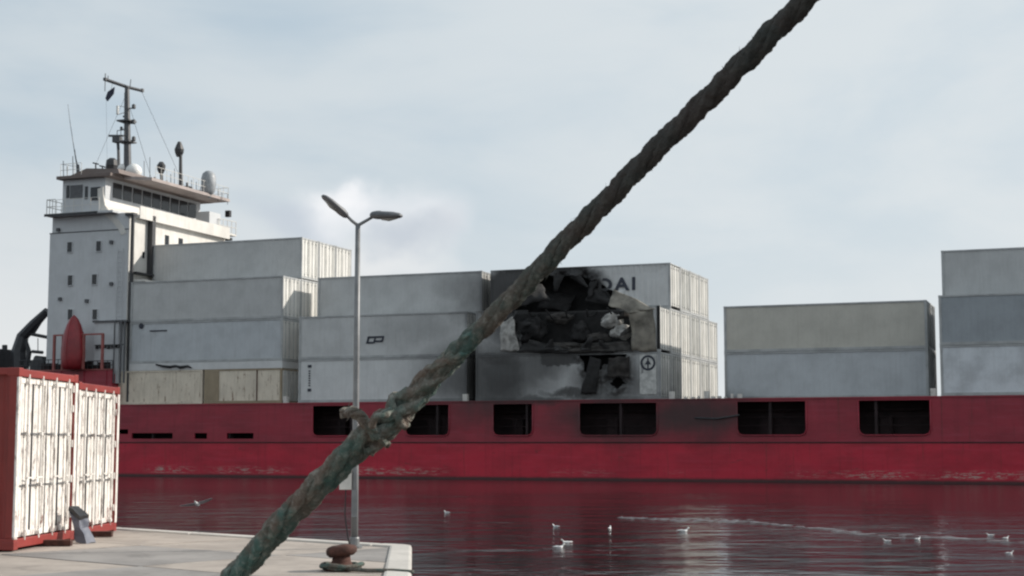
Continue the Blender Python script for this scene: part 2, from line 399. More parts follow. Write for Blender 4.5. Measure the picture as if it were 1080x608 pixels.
# top slabs, each its own piece, clipped to the quay outline
# directions: far edge runs from (-4.9,25.65) to (-1.7,23)
e = Vector((3.2,-2.65,0)).normalized(); ang = math.atan2(e.y, e.x)
def clip_slab(cx, cy, s, t_, zt, mt):
    bm = bmesh.new()
    g_ = .022
    c_, s_ = math.cos(ang), math.sin(ang)
    pts = [(g_,g_),(s-g_,g_),(s-g_,t_-g_),(g_,t_-g_)]
    vs = [bm.verts.new((cx+x*c_-y*s_, cy+x*s_+y*c_, zt)) for x, y in pts]
    bm.faces.new(vs)
    inset = .0
    # half planes of the visible (convex) part of the outline
    lines = [((-12,31.7),(-4.9,25.65)),((-4.9,25.65),(-1.85,23.05)),((-1.85,23.05),(-1.62,22.95)),((-1.62,22.95),(-1.50,22.7)),((-1.50,22.7),(-1.34,20)),((-1.34,20),(-1.12,16)),((-1.12,16),(-.55,8)),((-.55,8),(.2,4))]
    lines = [((-1.49-.33,22.72),(-.53-.33,8)),((-12,31.7-.3),(-1.62,22.95-.30))] if cy > 5 else [((-1.05-.33,16),(-.53-.33,8))]
    for (x0,y0),(x1,y1) in lines:
        nrm = Vector((-(y1-y0), (x1-x0), 0)).normalized()   # left side = outside for these orders
        bmesh.ops.bisect_plane(bm, geom=list(bm.verts)+list(bm.edges)+list(bm.faces), plane_co=(x0,y0,0), plane_no=nrm, clear_outer=True)
    bm.faces.ensure_lookup_table()
    if not bm.faces: bm.free(); return None
    ar = sum(f.calc_area() for f in bm.faces)
    if ar < .05: bm.free(); return None
    r = bmesh.ops.extrude_face_region(bm, geom=list(bm.faces))
    for v in r['geom']:
        if isinstance(v, bmesh.types.BMVert): v.co.z -= .10
    bmesh.ops.recalc_face_normals(bm, faces=bm.faces)
    me = bpy.data.meshes.new('paving_slab'); bm.to_mesh(me); bm.free(); me.materials.append(mt)
    return link('paving_slab', me, quay)
rs = random.Random(3)
c_, s_ = math.cos(ang), math.sin(ang)
S, T_ = 3.2, 2.4
for i in range(-8, 5):
    for j in range(-11, 1):
        ox, oy = -1.62+i*S*c_-j*T_*s_, 22.95+i*S*s_+j*T_*c_
        mx, my = ox+S/2*c_-T_/2*s_, oy+S/2*s_+T_/2*c_
        if my < -8 or mx < -26 or mx > 3: continue
        clip_slab(ox, oy, S, T_, QZ+rs.uniform(-.006, .006), rs.choice([M['conc'],M['conc'],M['conc2'],M['conc3']]))
# coping stones along the two visible edges
def coping(p0, p1, w_, k):
    p0 = Vector((*p0, 0)); p1 = Vector((*p1, 0)); d = (p1-p0)
    n_ = Vector((d.y, -d.x, 0)).normalized()*w_
    for i in range(k):
        a = p0+d*(i/k)+d.normalized()*.008; b = p0+d*((i+1)/k)-d.normalized()*.008
        m = MB(); z0, z1 = QZ-.25, QZ+.03
        m.hexa([(a.x,a.y,z0),(b.x,b.y,z0),((b+n_).x,(b+n_).y,z0),((a+n_).x,(a+n_).y,z0)],
               [(a.x,a.y,z1),(b.x,b.y,z1),((b+n_).x,(b+n_).y,z1),((a+n_).x,(a+n_).y,z1)])
        m.obj('coping_stone', M['coping'], quay, bevel=.04)
coping((-12,31.75),(-1.95,23.2),.28,6)
coping((-1.49,22.72),(-.53,8),.33,10)
cc = MB()
arc = [(-1.95,23.2),(-1.78,23.1),(-1.62,22.98),(-1.52,22.85),(-1.49,22.73)]
inn = [(-1.83,22.72)]
cc.add([(x,y,QZ-.25) for x,y in arc+[(-1.82,22.72),(-2.12,23.0)]]+[(x,y,QZ+.03) for x,y in arc+[(-1.82,22.72),(-2.12,23.0)]],
       [tuple(range(7)), tuple(range(7,14))]+[(i,(i+1)%7,7+(i+1)%7,7+i) for i in range(7)])
cc.obj('coping_stone', M['coping'], quay, bevel=.03)

# ---------------------------------------------------------------- container on the quay
def corr_profile(L, pitch=.28, depth=.036, flat=.07):
    xs = [0.0]; ys = [0.0]; x = 0; k = 0
    while x < L-1e-4:
        for dx, y in ((flat,0),(pitch/2-flat,depth),(flat,depth),(pitch/2-flat,0)):
            x = min(L, x+dx); xs.append(x); ys.append(y)
            if x >= L-1e-4: break
    return xs, ys
def corr_sheet(L, H, z0, sign, pitch=.28, depth=.036):
    """sheet in x-z plane at y=0, relief towards sign*y, closed back"""
    m = MB(); xs, ys = corr_profile(L, pitch, depth); n = len(xs)
    m.add([(x, sign*y, z0) for x, y in zip(xs, ys)]+[(x, sign*y, z0+H) for x, y in zip(xs, ys)],
          [(i, i+1, n+i+1, n+i) for i in range(n-1)])
    return m
def rotz(mb, a, off=(0,0,0)):
    c, s = math.cos(a), math.sin(a); mb.v = [(x*c-y*s+off[0], x*s+y*c+off[1], z+off[2]) for x, y, z in mb.v]; return mb

def quay_container(loc, rz, label, H=2.59, L=6.06, W=2.44):
    r = empty('shipping_container', loc, rz, label, 'container', 'shipping containers on the quay')
    red = M['redside']
    fr = MB()
    for y in (0, W-.12):
        fr.box(-L, 0, y, y+.12, 0, .16); fr.box(-L, 0, y, y+.12, H-.10, H)
    for x in (-L, -.14):
        fr.box(x+.001, x+.139, .121, W-.121, 0.02, .15); fr.box(x+.001, x+.139, .121, W-.121, H-.12, H-.01)
        for y in (0, W-.12): fr.box(x+.002, x+.138, y+.002, y+.118, .16, H-.1)
    fr.obj('frame', red, r, bevel=.012)
    for y in (-.006, W-.118): MB().box(-.03, .006, y+.006, y+.12, .14, H-.13).obj('corner_post', M['peel'], r, bevel=.01)
    cst = MB()
    for x in (-L-.004, -.174):
        for y in (-.004, W-.158):
            for z in (-.004, H-.116): cst.box(x, x+.178, y, y+.162, z, z+.12)
    split(cst, 'corner_casting', red, r, bevel=.01)
    s = corr_sheet(L-.28, H-.26, .16, -1); s = rotz(s, 0, (-L+.14, .075, 0)); s.obj('side_panel', red, r)
    s = corr_sheet(L-.28, H-.26, .16, 1); s = rotz(s, 0, (-L+.14, W-.075, 0)); s.obj('side_panel', red, r)
    s = corr_sheet(W-.24, H-.26, .16, 1); s = rotz(s, R(90), (-L+.08, .12, 0)); s.obj('end_panel', red, r)
    MB().box(-L+.02, -.02, .02, W-.02, H-.05, H-.03).obj('roof_panel', red, r)
    MB().box(-L+.02, -.02, .02, W-.02, .1, .13).obj('floor', red, r)
    half = (W-.26)/2
    for k in range(2):
        y0 = .13+k*(half+.004); y1 = y0+half-.004
        leaf = MB()
        leaf.box(-.09, -.04, y0, y0+.06, .17, H-.13); leaf.box(-.09, -.04, y1-.06, y1, .17, H-.13)
        leaf.box(-.088, -.042, y0+.06, y1-.06, .17, .25); leaf.box(-.088, -.042, y0+.06, y1-.06, H-.21, H-.13)
        nn_ = 3; pw_ = (y1-y0-.12)/nn_
        for i in range(nn_):      # broad vertical corrugations
            ya = y0+.06+i*pw_; leaf.hexa([(-.085,ya,.25),(-.085,ya+pw_,.25),(-.055,ya+pw_*.8,.25),(-.055,ya+pw_*.2,.25)][::-1],
                                         [(-.085,ya,H-.21),(-.085,ya+pw_,H-.21),(-.055,ya+pw_*.8,H-.21),(-.055,ya+pw_*.2,H-.21)][::-1])
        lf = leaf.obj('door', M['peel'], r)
        for i, yy in enumerate((y0+half*.25, y0+half*.75)):
            b = MB(); b.bar((-.005, yy, .12), (-.005, yy, H-.08), .017, n=8)
            for z in (.2, .9, 1.65, H-.2): b.box(-.05, .018, yy-.035, yy+.035, z-.025, z+.025)
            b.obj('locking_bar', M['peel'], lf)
            b = MB(); b.box(.012, .026, yy-.02, yy+.20, 1.0, 1.02) if i == 0 else b.box(.012, .026, yy-.20, yy+.02, 1.0, 1.02)
            b.obj('handle', M['peel'], lf)
        b = MB()
        ys = y0-.03 if k == 0 else y1-.02
        for z in (.35, .9, 1.45, 2.0, H-.28): b.box(-.05, -.012, ys, ys+.05, z, z+.11)
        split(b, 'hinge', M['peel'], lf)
        MB().box(-.075, -.034, y0-.012, y0+.014, .17, H-.13).obj('gasket_shade_strip', M['black'], lf)  # rubber gasket, doubling as the dark shade at the leaf edge
        MB().box(-.075, -.036, y0+half*.5-.012, y0+half*.5+.012, .25, H-.21).obj('gasket_shade_strip', M['darksteel'], lf)  # dark strip standing in for shade between the corrugations, mid leaf
        # rod cross bars in line with the brackets
        b = MB()
        for z in (.9, 1.65): b.box(-.038, -.026, y0+.03, y1-.03, z-.009, z+.009)
        split(b, 'tie_strip', M['steel'], lf)
    return r
def dirang(dx, dy): return math.atan2(dy, dx)-R(90)
quay_container((-7.08,21.7,QZ+.03), dirang(.15,2.4), 'red quay container with peeling white doors, the nearer one at the left edge')
quay_container((-6.94,24.24,QZ+.02), dirang(.02,2.4), 'farther red quay container with white doors, beside the water', H=2.5)

# leaning board against the doors
bl = empty('crumpled_bag', (-6.62,23.6,QZ+.01), R(-20), 'crumpled blue grey bag leaning on the white doors of the quay containers', 'bag')
def crumple(pts_lo, pts_hi, name, mt, amp, seed):
    bm = bmesh.new(); m = MB(); m.hexa(pts_lo, pts_hi); me = m.mesh(name, mt); bm.from_mesh(me)
    bmesh.ops.subdivide_edges(bm, edges=list(bm.edges), cuts=7, use_grid_fill=True)
    for v in bm.verts:
        n_ = noise.noise(v.co*7+Vector((seed,0,0))); v.co += Vector((n_, noise.noise(v.co*6+Vector((0,seed,0))), noise.noise(v.co*6+Vector((0,0,seed)))*.6))*amp
    bm.to_mesh(me); bm.free(); return link(name, me, bl)
crumple([(-.04,-.13,0),(.12,-.13,0),(.12,.13,0),(-.04,.13,0)], [(-.20,-.11,.50),(-.03,-.11,.36),(-.03,.11,.36),(-.20,.11,.50)], 'body', M['dkplate'], .05, 2)
crumple([(-.21,-.12,.50),(-.02,-.12,.36),(-.02,.12,.36),(-.21,.12,.50)], [(-.20,-.12,.56),(.0,-.12,.42),(.0,.12,.42),(-.20,.12,.56)], 'flap', M['black'], .03, 5)

# timber dunnage by the containers
for i, (x, y, rz, l, lab) in enumerate([(-6.82,25.1,.4,.5,'short dark timber block under the farther quay container door'),(-6.9,22.9,1.2,.6,'rust stained timber block at the foot of the nearer white door')]):
    tag(MB().box(-l/2,l/2,-.06,.06,0,.09).obj('timber_block', M['rust'], bevel=.01), lab, 'timber block', None).location = (x, y, QZ+.01)
    
# ---------------------------------------------------------------- street lamp
LY = 22.6
base = on_z(375, 467+1.55*1600/LY, QZ); base = Vector(((375-540)/1600*LY, LY, QZ))
lamp = empty('street_lamp', base, 0, 'slim grey twin headed street lamp at the quay edge', 'street lamp')
fork = at(377.5, 238, LY)-base
MB().tube([(0,0,0),(0,0,1.2),(fork.x*.5,0,fork.z*.6),(fork.x,0,fork.z)], [.054,.05,.045,.038], 14).obj('pole', M['lampgrey'], lamp, smooth=True)
MB().lathe([(.12,0),(.12,.03),(.075,.04),(.075,.14),(.066,.16)], n=14).obj('base_plate', M['lampgrey'], lamp)
MB().box(-.045,.045,-.068,-.05,.45,.85).obj('access_hatch', M['lampgrey'], lamp, bevel=.005)
pL = at(364, 226, LY)-base; pR = at(394, 228.5, LY)-base; f2 = Vector((fork.x,0,fork.z))
MB().tube([f2-Vector((0,0,.12)), f2, f2.lerp(pL, .5)+Vector((0,0,-.012)), pL], [.03,.03,.024,.022], 8).obj('arm', M['lampgrey'], lamp, smooth=True)
MB().tube([f2-Vector((0,0,.12)), f2, f2.lerp(pR, .5)+Vector((0,0,.0)), pR], [.03,.03,.024,.022], 8).obj('arm', M['lampgrey'], lamp, smooth=True)
def lamp_head(p0, p1, w0, w1, h0, h1, lab):
    p0 = Vector(p0); p1 = Vector(p1); d = (p1-p0).normalized(); up = Vector((0,0,1)); sd = d.cross(up).normalized(); up = sd.cross(d).normalized()
    def ring(p, w_, h_):
        return [p+sd*(w_*math.cos(a))+up*(h_*math.sin(a)*(.75 if math.sin(a) < 0 else 1)) for a in [2*math.pi*k/12 for k in range(12)]]
    L = (p1-p0).length; m = MB(); vs = []; fs = []
    st = [(0,.5,.5),(.06,.8,.8),(.2,1,1),(.3,1,1.02),(.34,1.06,.92),(.7,1,.85),(.92,.75,.6),(1,.4,.3)]
    for q_, a, b in st: vs += ring(p0+d*L*q_, w0*a, h0*b)
    for i in range(len(st)-1):
        for k in range(12): fs.append((i*12+k, i*12+(k+1)%12, (i+1)*12+(k+1)%12, (i+1)*12+k))
    fs += [tuple(range(12)), tuple(range((len(st)-1)*12, len(st)*12))]
    m.add(vs, fs); h = m.obj('lamp_head', M['lamphead'], lamp, smooth=True)
    m = MB(); m.tube([p0+d*L*.36-up*h0*.45, p0+d*L*.60-up*h0*.62, p0+d*L*.86-up*h0*.3], [h0*.45,h0*.5,h0*.3], 8)
    m.obj('lens', M['lens'], h, smooth=True)
aL = at(340, 206.5, LY-.25)-base
lamp_head(at(366, 229, LY)-base, aL, .085, .05, .065, .03, '')
lamp_head(at(391, 227.5, LY)-base, at(424, 228, LY-.12)-base, .10, .05, .075, .03, '')
sb = at(365, 507, LY-.02)-base
MB().box(sb.x-.095, sb.x+.085, -.07, -.02, sb.z-.135, sb.z+.135).obj('notice_box', M['cream'], lamp, bevel=.008)
m = MB(); m.box(sb.x+.085, -.03, -.055, -.035, sb.z-.1, sb.z-.08); m.box(sb.x+.085, -.03, -.055, -.035, sb.z+.08, sb.z+.1); m.obj('bracket', M['lampgrey'], lamp)
m = MB(); m.tube([(sb.x-.0,-.04,sb.z-.13),(sb.x-.01,-.04,sb.z-.5),(sb.x+.04,-.05,sb.z-.85),(-.05,-.05,sb.z-1.0)], .009, 6); m.obj('cable', M['black'], lamp, smooth=True)

# ---------------------------------------------------------------- bollards
def bollard(loc, s=1.0, label=''):
    r = empty('bollard', loc, 0, label, 'bollard')
    MB().lathe([(.20*s,0),(.20*s,.035*s),(.15*s,.05*s),(.115*s,.12*s),(.105*s,.20*s)], n=20).obj('stem', M['rust'], r, smooth=True)
    m = MB(); m.lathe([(.10*s,.17*s),(.15*s,.18*s),(.185*s,.215*s),(.19*s,.26*s),(.17*s,.30*s),(.11*s,.325*s),(.03*s,.33*s)], n=20)
    m.v = [(x*1.0+(.03*s if x < 0 and False else 0), y*.9, z*.9+.015+x*.10+.012*noise.noise(Vector((x*9,y*9,z*9)))) for x, y, z in m.v]
    m.obj('cap', M['rust'], r, smooth=True)
    return r
bp = on_z(360, 602, QZ+.005)
bollard(bp, 1.0, 'rusty brown mushroom bollard near the end of the quay, below the lamp')
def coil(c, r0, r1, turns, rr, h=.0, sx=1, seed=1):
    pts = []; rnd = random.Random(seed); N = int(turns*28)
    for i in range(N+1):
        a = 2*math.pi*i/28; k = i/N; r_ = r0+(r1-r0)*k
        pts.append((c[0]+r_*sx*math.cos(a), c[1]+r_*math.sin(a), c[2]+rr+h*k+.012*math.sin(3*a+k*9)))
    return MB().tube(pts, rr, 8)
m = coil((bp.x, bp.y, QZ+.005), .19, .26, 2.0, .026, .05)
m.tube([(bp.x+.1, bp.y-.22, QZ+.04),(bp.x+.35, bp.y-.35, QZ+.035),(bp.x+.65, bp.y-.30, QZ+.03),(bp.x+.9,bp.y-.5,QZ+.03)], .024, 8)
tag(m.obj('mooring_rope', M['rope'], smooth=True), 'grey mooring rope coiled round the foot of the rusty bollard', 'rope')
bp2 = Vector((-3.05, 5.6, QZ+.005))
b2 = bollard(bp2, 1.2, 'rusty bollard out of sight at the lower end of the great rope')

# ---------------------------------------------------------------- foreground rope
def rope_axis():
    P = [(-240,1085,5.6),(-60,905,5.35),(95,757,5.1),(175,682,5.0),(252,607,4.9),(302,553,4.8),(352,503,4.7),(404,451,4.62),(455,400,4.55),(500,355,4.48),(547,308,4.4),(590,262,4.32),(634,218,4.24),(690,160,4.14),(745,106,4.04),(798,52,3.94),(850,-1,3.84),(930,-85,3.66),(1100,-250,3.3)]
    return [at(*p) for p in P]
AX = rope_axis()
def resample(pts, step):
    # Catmull-Rom
    out = []
    for i in range(len(pts)-1):
        p0 = pts[max(i-1,0)]; p1 = pts[i]; p2 = pts[i+1]; p3 = pts[min(i+2,len(pts)-1)]
        k = max(2, int((p2-p1).length/step))
        for j in range(k):
            t_ = j/k
            out.append(.5*((2*p1)+(-p0+p2)*t_+(2*p0-5*p1+4*p2-p3)*t_*t_+(-p0+3*p1-3*p2+p3)*t_**3))
    out.append(pts[-1]); return out
def twist(pts, R_, r_, pitch, phase, n=12, wob=.1, seed=0, lump=None):
    """strand wound helically about the axis pts; returns MB"""
    m = MB(); s = 0; out = []; rad = []
    prev = pts[0]
    for i, p in enumerate(pts):
        s += (p-prev).length; prev = p
        d = (pts[min(i+1,len(pts)-1)]-pts[max(i-1,0)]).normalized()
        x = d.cross(Vector((0,1,0))).normalized(); y = x.cross(d).normalized()
        a = phase+2*math.pi*s/pitch
        k = 1+wob*noise.noise(Vector((s*9, seed*7.3, 0)))*2
        RR = R_(s) if callable(R_) else R_; rr = r_(s) if callable(r_) else r_
        out.append(p+(x*math.cos(a)+y*math.sin(a))*RR*k); rad.append(rr*(1+.9*wob*noise.noise(Vector((s*22, seed*3.1, 5)))*2))
    n = 20; vs = []; fs = []; s = 0; prev = out[0]; up = Vector((0,1,0))
    for i, p in enumerate(out):
        s += (p-prev).length; prev = p
        d = (out[min(i+1,len(out)-1)]-out[max(i-1,0)]).normalized(); x = d.cross(up).normalized(); y = x.cross(d).normalized()
        for k_ in range(n):
            a = 2*math.pi*k_/n; rr = rad[i]*(1+.075*math.cos(5*a-s*95)+.05*noise.noise(Vector((s*60, a*2, seed*5.1))))
            vs.append(p+(x*math.cos(a)+y*math.sin(a))*rr)
    for i in range(len(out)-1):
        for k_ in range(n): fs.append((i*n+k_, (i+1)*n+k_, (i+1)*n+(k_+1)%n, i*n+(k_+1)%n))
    fs.append(tuple(range(n))); fs.append(tuple(reversed(range((len(out)-1)*n, len(out)*n))))
    m.add(vs, fs)
    return m, out
def roughen(mb, amp, freq, seed=0):
    mb.v = [tuple(Vector(v)+Vector((noise.noise(Vector(v)*freq+Vector((seed,0,0))), noise.noise(Vector(v)*freq+Vector((0,seed+9,0))), noise.noise(Vector(v)*freq+Vector((0,0,seed+17)))))*amp) for v in mb.v]; return mb
rope = empty('rope', AX[4], 0, 'thick twisted grey green mooring rope crossing the whole view, spliced low down', 'rope')
off = AX[4]
def ropeobj(mb, name, mt, smooth=True):
    mb.v = [tuple(Vector(v)-off) for v in mb.v]; return mb.obj(name, mt, rope, smooth=smooth)
full = resample(AX, .006)
def cum(pts):
    s = [0]
    for i in range(1, len(pts)): s.append(s[-1]+(pts[i]-pts[i-1]).length)
    return s
cs = cum(full)
strand_paths = []
for k in range(3):
    mb, path = twist(full, lambda s: .0105, lambda s: .0208, .42, 2*math.pi*k/3, 14, .07, k)
    roughen(mb, .0042, 75, k); ropeobj(mb, 'strand', M['rope']); strand_paths.append(path)
# splice: second leg from the eye running beside the first, then tucked strands
def sub(px0, px1):
    i0 = min(range(len(full)), key=lambda i: (full[i]-at(*px0)).length); i1 = min(range(len(full)), key=lambda i: (full[i]-at(*px1)).length)
    return min(i0,i1), max(i0,i1)
i0, i1 = sub((-200,1045,5.5),(398,456,4.62))
leg = []
for i in range(i0, i1):
    p = full[i]; d = (full[i+1]-full[i]).normalized(); x = d.cross(Vector((0,1,0))).normalized(); y = x.cross(d)
    s = cs[i]-cs[i0]; a = 2.4+s*3.6
    leg.append(p+x*(.018+.006*math.cos(a))*(1 if i > 0 else 1)-Vector((0,1,0))*(.030+.006*math.sin(a)))
for k in range(3):
    mb, path = twist(leg, .0125, .0175, .33, 2*math.pi*k/3+1, 12, .09, k+5)
    roughen(mb, .005, 65, k+4); ropeobj(mb, 'strand', M['rope2']); strand_paths.append(path)
# tucked strands over the splice zone
j0, j1 = sub((372,484,4.66),(508,347,4.46))
zone = full[j0:j1]; Lz = cum(zone)[-1]
for k in range(5):
    a0 = k/5*Lz*.35
    seg = zone[int(len(zone)*(.02+k*.03)):int(len(zone)*(.66+k*.08))]
    Ls = cum(seg)[-1]
    mb, path = twist(seg, lambda s, Ls=Ls: .034-.014*(s/Ls), lambda s, Ls=Ls: .018*(.35+.65*math.sin(math.pi*min(1,max(0,s/Ls*.86+.10)))), -.34-.03*k, 2*math.pi*k/5+.4, 10, .14, k+11)
    roughen(mb, .006, 55, k+20); ropeobj(mb, 'strand', M['rope2']); strand_paths.append(path)
# whipping turns at the throat of the eye
th = zone[int(len(zone)*.12):int(len(zone)*.42)]
mb, path = twist(th, .040, .012, .085, 0, 8, .2, 31); roughen(mb, .006, 60, 3); ropeobj(mb, 'whipping', M['rope2']); strand_paths.append(path)
# cut tail sticking out up-left
tp = [at(398,462,4.56), at(388,448,4.54), at(378,438,4.52), at(369,434,4.5), at(361,437,4.48)]
tpr = resample(tp, .006)
for k in range(3):
    mb, path = twist(tpr, .008, .010, .10, 2*math.pi*k/3, 10, .1, k+40); roughen(mb, .004, 70, k); ropeobj(mb, 'strand', M['rope2']); strand_paths.append(path)
mb = MB(); mb.tube(resample([at(412,432,4.5), at(405,438,4.47), at(396,440,4.47), at(392,450,4.5)], .006), .011, 8); roughen(mb,.005,60,2); ropeobj(mb, 'strand', M['rope2'])
# stray fibres
fb = MB(); rnd = random.Random(5)
for path in strand_paths:
    L_ = len(path)
    for q_ in range(int(L_*.9)):
        i = rnd.randrange(2, L_-2); p = path[i]
        d = (path[i+1]-path[i-1]).normalized(); o_ = Vector((rnd.gauss(0,1), rnd.gauss(0,1), rnd.gauss(0,1))); o_ -= d*o_.dot(d)*.6; o_.normalize()
        st = p+o_*.012; ln = rnd.uniform(.006,.020)*(2.2 if rnd.random() < .08 else 1)
        dr = (o_*rnd.uniform(.5,1)+d*rnd.choice((-1,1))*rnd.uniform(.3,1)).normalized()
        c1 = st+dr*ln*.5; c2 = c1+(dr+Vector((rnd.uniform(-.5,.5),rnd.uniform(-.3,.3),rnd.uniform(-.7,.3)))).normalized()*ln*.5
        wv_ = dr.cross(Vector((0,1,0))).normalized()*rnd.uniform(.0006,.0011)
        fb.add([st-wv_, st+wv_, c1+wv_, c1-wv_, c2], [(0,1,2,3),(3,2,4)])
fo = ropeobj(fb, 'fibre', M['rope2'], smooth=None); fo['kind'] = 'stuff'

# ---------------------------------------------------------------- the ship
A0, B0 = -30.0, 96.0
shp = empty('cargo_ship', s2w(A0, B0, 0), -TH, 'red hulled container ship with white bridge tower across the harbour', 'ship')
def S_(mb): mb.v = [(x-A0, y-B0, z) for x, y, z in mb.v]; return mb
HB = 88.35; FB = 105.6; DK = 4.92; KN = 2.3
AS, AB = -80.0, 22.0
def rounded_open(a0, a1, z0, z1, r=.35, n=5):
    pts = [(a0, z1), (a0, z0+r)]
    for k in range(1, n): 
        t_ = math.pi+math.pi/2*k/n; pts.append((a0+r+r*math.cos(t_), z0+r+r*math.sin(t_)))
    pts += [(a0+r, z0), (a1-r, z0)]
    for k in range(1, n):
        t_ = -math.pi/2+math.pi/2*k/n; pts.append((a1-r+r*math.cos(t_), z0+r+r*math.sin(t_)))
    pts += [(a1, z0+r), (a1, z1)]
    return pts
opens = []
for x0, x1 in [(330,378),(428,474),(520,562),(611,693),(777,850),(905,981)]:
    a0 = sa(x0, HB); a1 = sa(x1, HB); opens.append((a0, a1))
opens += [(2.4, 7.0), (10.5, 15.0)]
slots = []
for x0, x1, y0, y1 in [(124,136,453,458),(140,183,457,463),(206,219,457,463),(240,268,457,463)]:
    slots.append((sa(x0,HB), sa(x1,HB), sz(x0,y1,HB), sz(x0,y0,HB)))
def plate(outer, holes, thick):
    cu = bpy.data.curves.new('tmp', 'CURVE'); cu.dimensions = '2D'; cu.fill_mode = 'BOTH'; cu.extrude = thick/2
    for pts in [outer]+holes:
        sp = cu.splines.new('POLY'); sp.points.add(len(pts)-1)
        for p_, (x, y) in zip(sp.points, pts): p_.co = (x, y, 0, 1)
        sp.use_cyclic_u = True
    o = bpy.data.objects.new('tmp', cu); C.objects.link(o)
    me = bpy.data.meshes.new_from_object(o.evaluated_get(bpy.context.evaluated_depsgraph_get()))
    mb = MB(); mb.v = [tuple(v.co) for v in me.vertices]; mb.f = [tuple(p.vertices) for p in me.polygons]
    bpy.data.objects.remove(o); bpy.data.curves.remove(cu); bpy.data.meshes.remove(me)
    return mb
# upper strake as one plate with the openings notched from the top edge
outer = [(AS, KN+.03), (AB, KN+.03), (AB, DK-.10)]
notch = []
for a0, a1 in sorted(opens, key=lambda o: -o[0]):
    nt = rounded_open(a0, a1, sz(540,460,HB)+.0, DK-.22)
    notch.append(nt)
outer += [(AS, DK-.10)]
holes = notch + [[(a0,z0),(a1,z0),(a1,z1),(a0,z1)] for a0,a1,z0,z1 in slots]
pl = plate(outer, holes, .10)
pl.v = [(x, HB+.05+z, y) for x, y, z in pl.v]
S_(pl).obj('hull_upper', M['hull_up'], shp)
# sheer rail along the deck edge
S_(MB().box(AS, AB, HB-.05, HB+.16, DK-.10, DK)).obj('sheer_rail', M['hull_up'], shp, bevel=.01)
# lower strake, bow, stern
plan = [(AS,HB),(AB,HB),(30,HB+.8),(38,HB+2.8),(44,HB+5.5),(47,97),(44,FB-5.5),(38,FB-2.8),(30,FB-.8),(AB,FB),(AS,FB),(-83.5,FB-1.5),(-84.5,97),(-83.5,HB+1.5)]
def ring(z, off=0):
    return [(x, y+(-off if y < 96 else off) if True else y, z) for x, y in plan]
lo = MB(); n = len(plan)
r0, r1, r2 = ring(-1.5, .03), ring(0.0, .035), ring(KN-.03, .04)
lo.add(r0+r1+r2, [(i,(i+1)%n,n+(i+1)%n,n+i) for i in range(n)]+[(n+i,n+(i+1)%n,2*n+(i+1)%n,2*n+i) for i in range(n)]+[tuple(range(2*n,3*n))])
S_(lo).obj('hull_lower', M['hull_low'], shp)
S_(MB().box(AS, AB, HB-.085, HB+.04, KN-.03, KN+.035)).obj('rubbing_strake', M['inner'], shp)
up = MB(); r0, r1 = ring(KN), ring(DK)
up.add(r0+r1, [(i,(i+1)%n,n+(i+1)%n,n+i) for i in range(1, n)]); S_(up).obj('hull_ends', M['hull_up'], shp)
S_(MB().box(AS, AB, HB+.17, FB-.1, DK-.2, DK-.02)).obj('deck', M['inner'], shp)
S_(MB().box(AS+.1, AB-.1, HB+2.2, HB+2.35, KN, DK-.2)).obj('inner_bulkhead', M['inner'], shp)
fr = MB()
a = AS+1.2
while a < AB:
    fr.box(a, a+.14, HB+.13, HB+.5, KN, DK-.2); a += 3.05
split(S_(fr), 'hull_rib', M['inner'], shp)
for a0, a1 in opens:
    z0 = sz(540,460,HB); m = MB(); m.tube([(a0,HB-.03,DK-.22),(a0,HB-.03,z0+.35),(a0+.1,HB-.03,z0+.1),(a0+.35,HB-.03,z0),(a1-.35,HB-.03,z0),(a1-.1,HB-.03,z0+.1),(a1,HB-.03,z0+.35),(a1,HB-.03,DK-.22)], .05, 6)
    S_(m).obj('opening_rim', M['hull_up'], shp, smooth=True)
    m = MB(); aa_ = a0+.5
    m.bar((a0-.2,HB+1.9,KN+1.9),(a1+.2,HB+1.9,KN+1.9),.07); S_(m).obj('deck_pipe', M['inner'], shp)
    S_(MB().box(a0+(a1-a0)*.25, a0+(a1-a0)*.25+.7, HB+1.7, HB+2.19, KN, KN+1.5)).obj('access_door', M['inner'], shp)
# pipes and rails seen inside the openings
for a0, a1 in opens:
    m = MB(); m.bar((a0-.3, HB+1.2, KN+1.0), (a1+.3, HB+1.2, KN+1.0), .03); m.bar((a0-.3, HB+1.2, KN+1.5), (a1+.3, HB+1.2, KN+1.5), .025)
    m.bar((a0+(a1-a0)*.4, HB+1.2, KN), (a0+(a1-a0)*.4, HB+1.2, KN+1.55), .03)
    S_(m).obj('passage_railing', M['inner'], shp)
# torn rail strip on the hull top by the fire
aa0, aa1 = sa(733,HB), sa(780,HB)
m = MB(); m.tube([(aa0,HB-.12,sz(733,441,HB)),((aa0+aa1)/2,HB-.16,sz(757,441,HB)-.05),(aa1,HB-.1,sz(780,438,HB))], .06, 6); S_(m).obj('bent_rail', M['darksteel'], shp, smooth=True)

# poop
PZ = 7.35
PA = sa(118, HB, 395)
S_(MB().box(AS, PA, HB, HB+.08, DK+.001, PZ)).obj('poop_bulwark', M['hull_up'], shp)
m = MB(); m.box(AS, PA+.04, HB-.06, HB+.14, PZ, PZ+.08); S_(m).obj('poop_rail_cap', M['lifered'], shp, bevel=.01)
S_(MB().box(AS, PA-.06, HB+.09, FB-.1, DK+.001, DK+1.6)).obj('poop_deck', M['deck'], shp)
S_(MB().box(PA-.06, PA, HB+.09, FB-.1, DK+.001, PZ-.3)).obj('poop_break', M['hull_up'], shp)
m = MB(); a = PA-.5
while a > AS+1: m.box(a, a+.08, HB-.05, HB-.001, DK, PZ-.02); a -= 1.9
split(S_(m), 'bulwark_stay', M['hull_up'], shp)

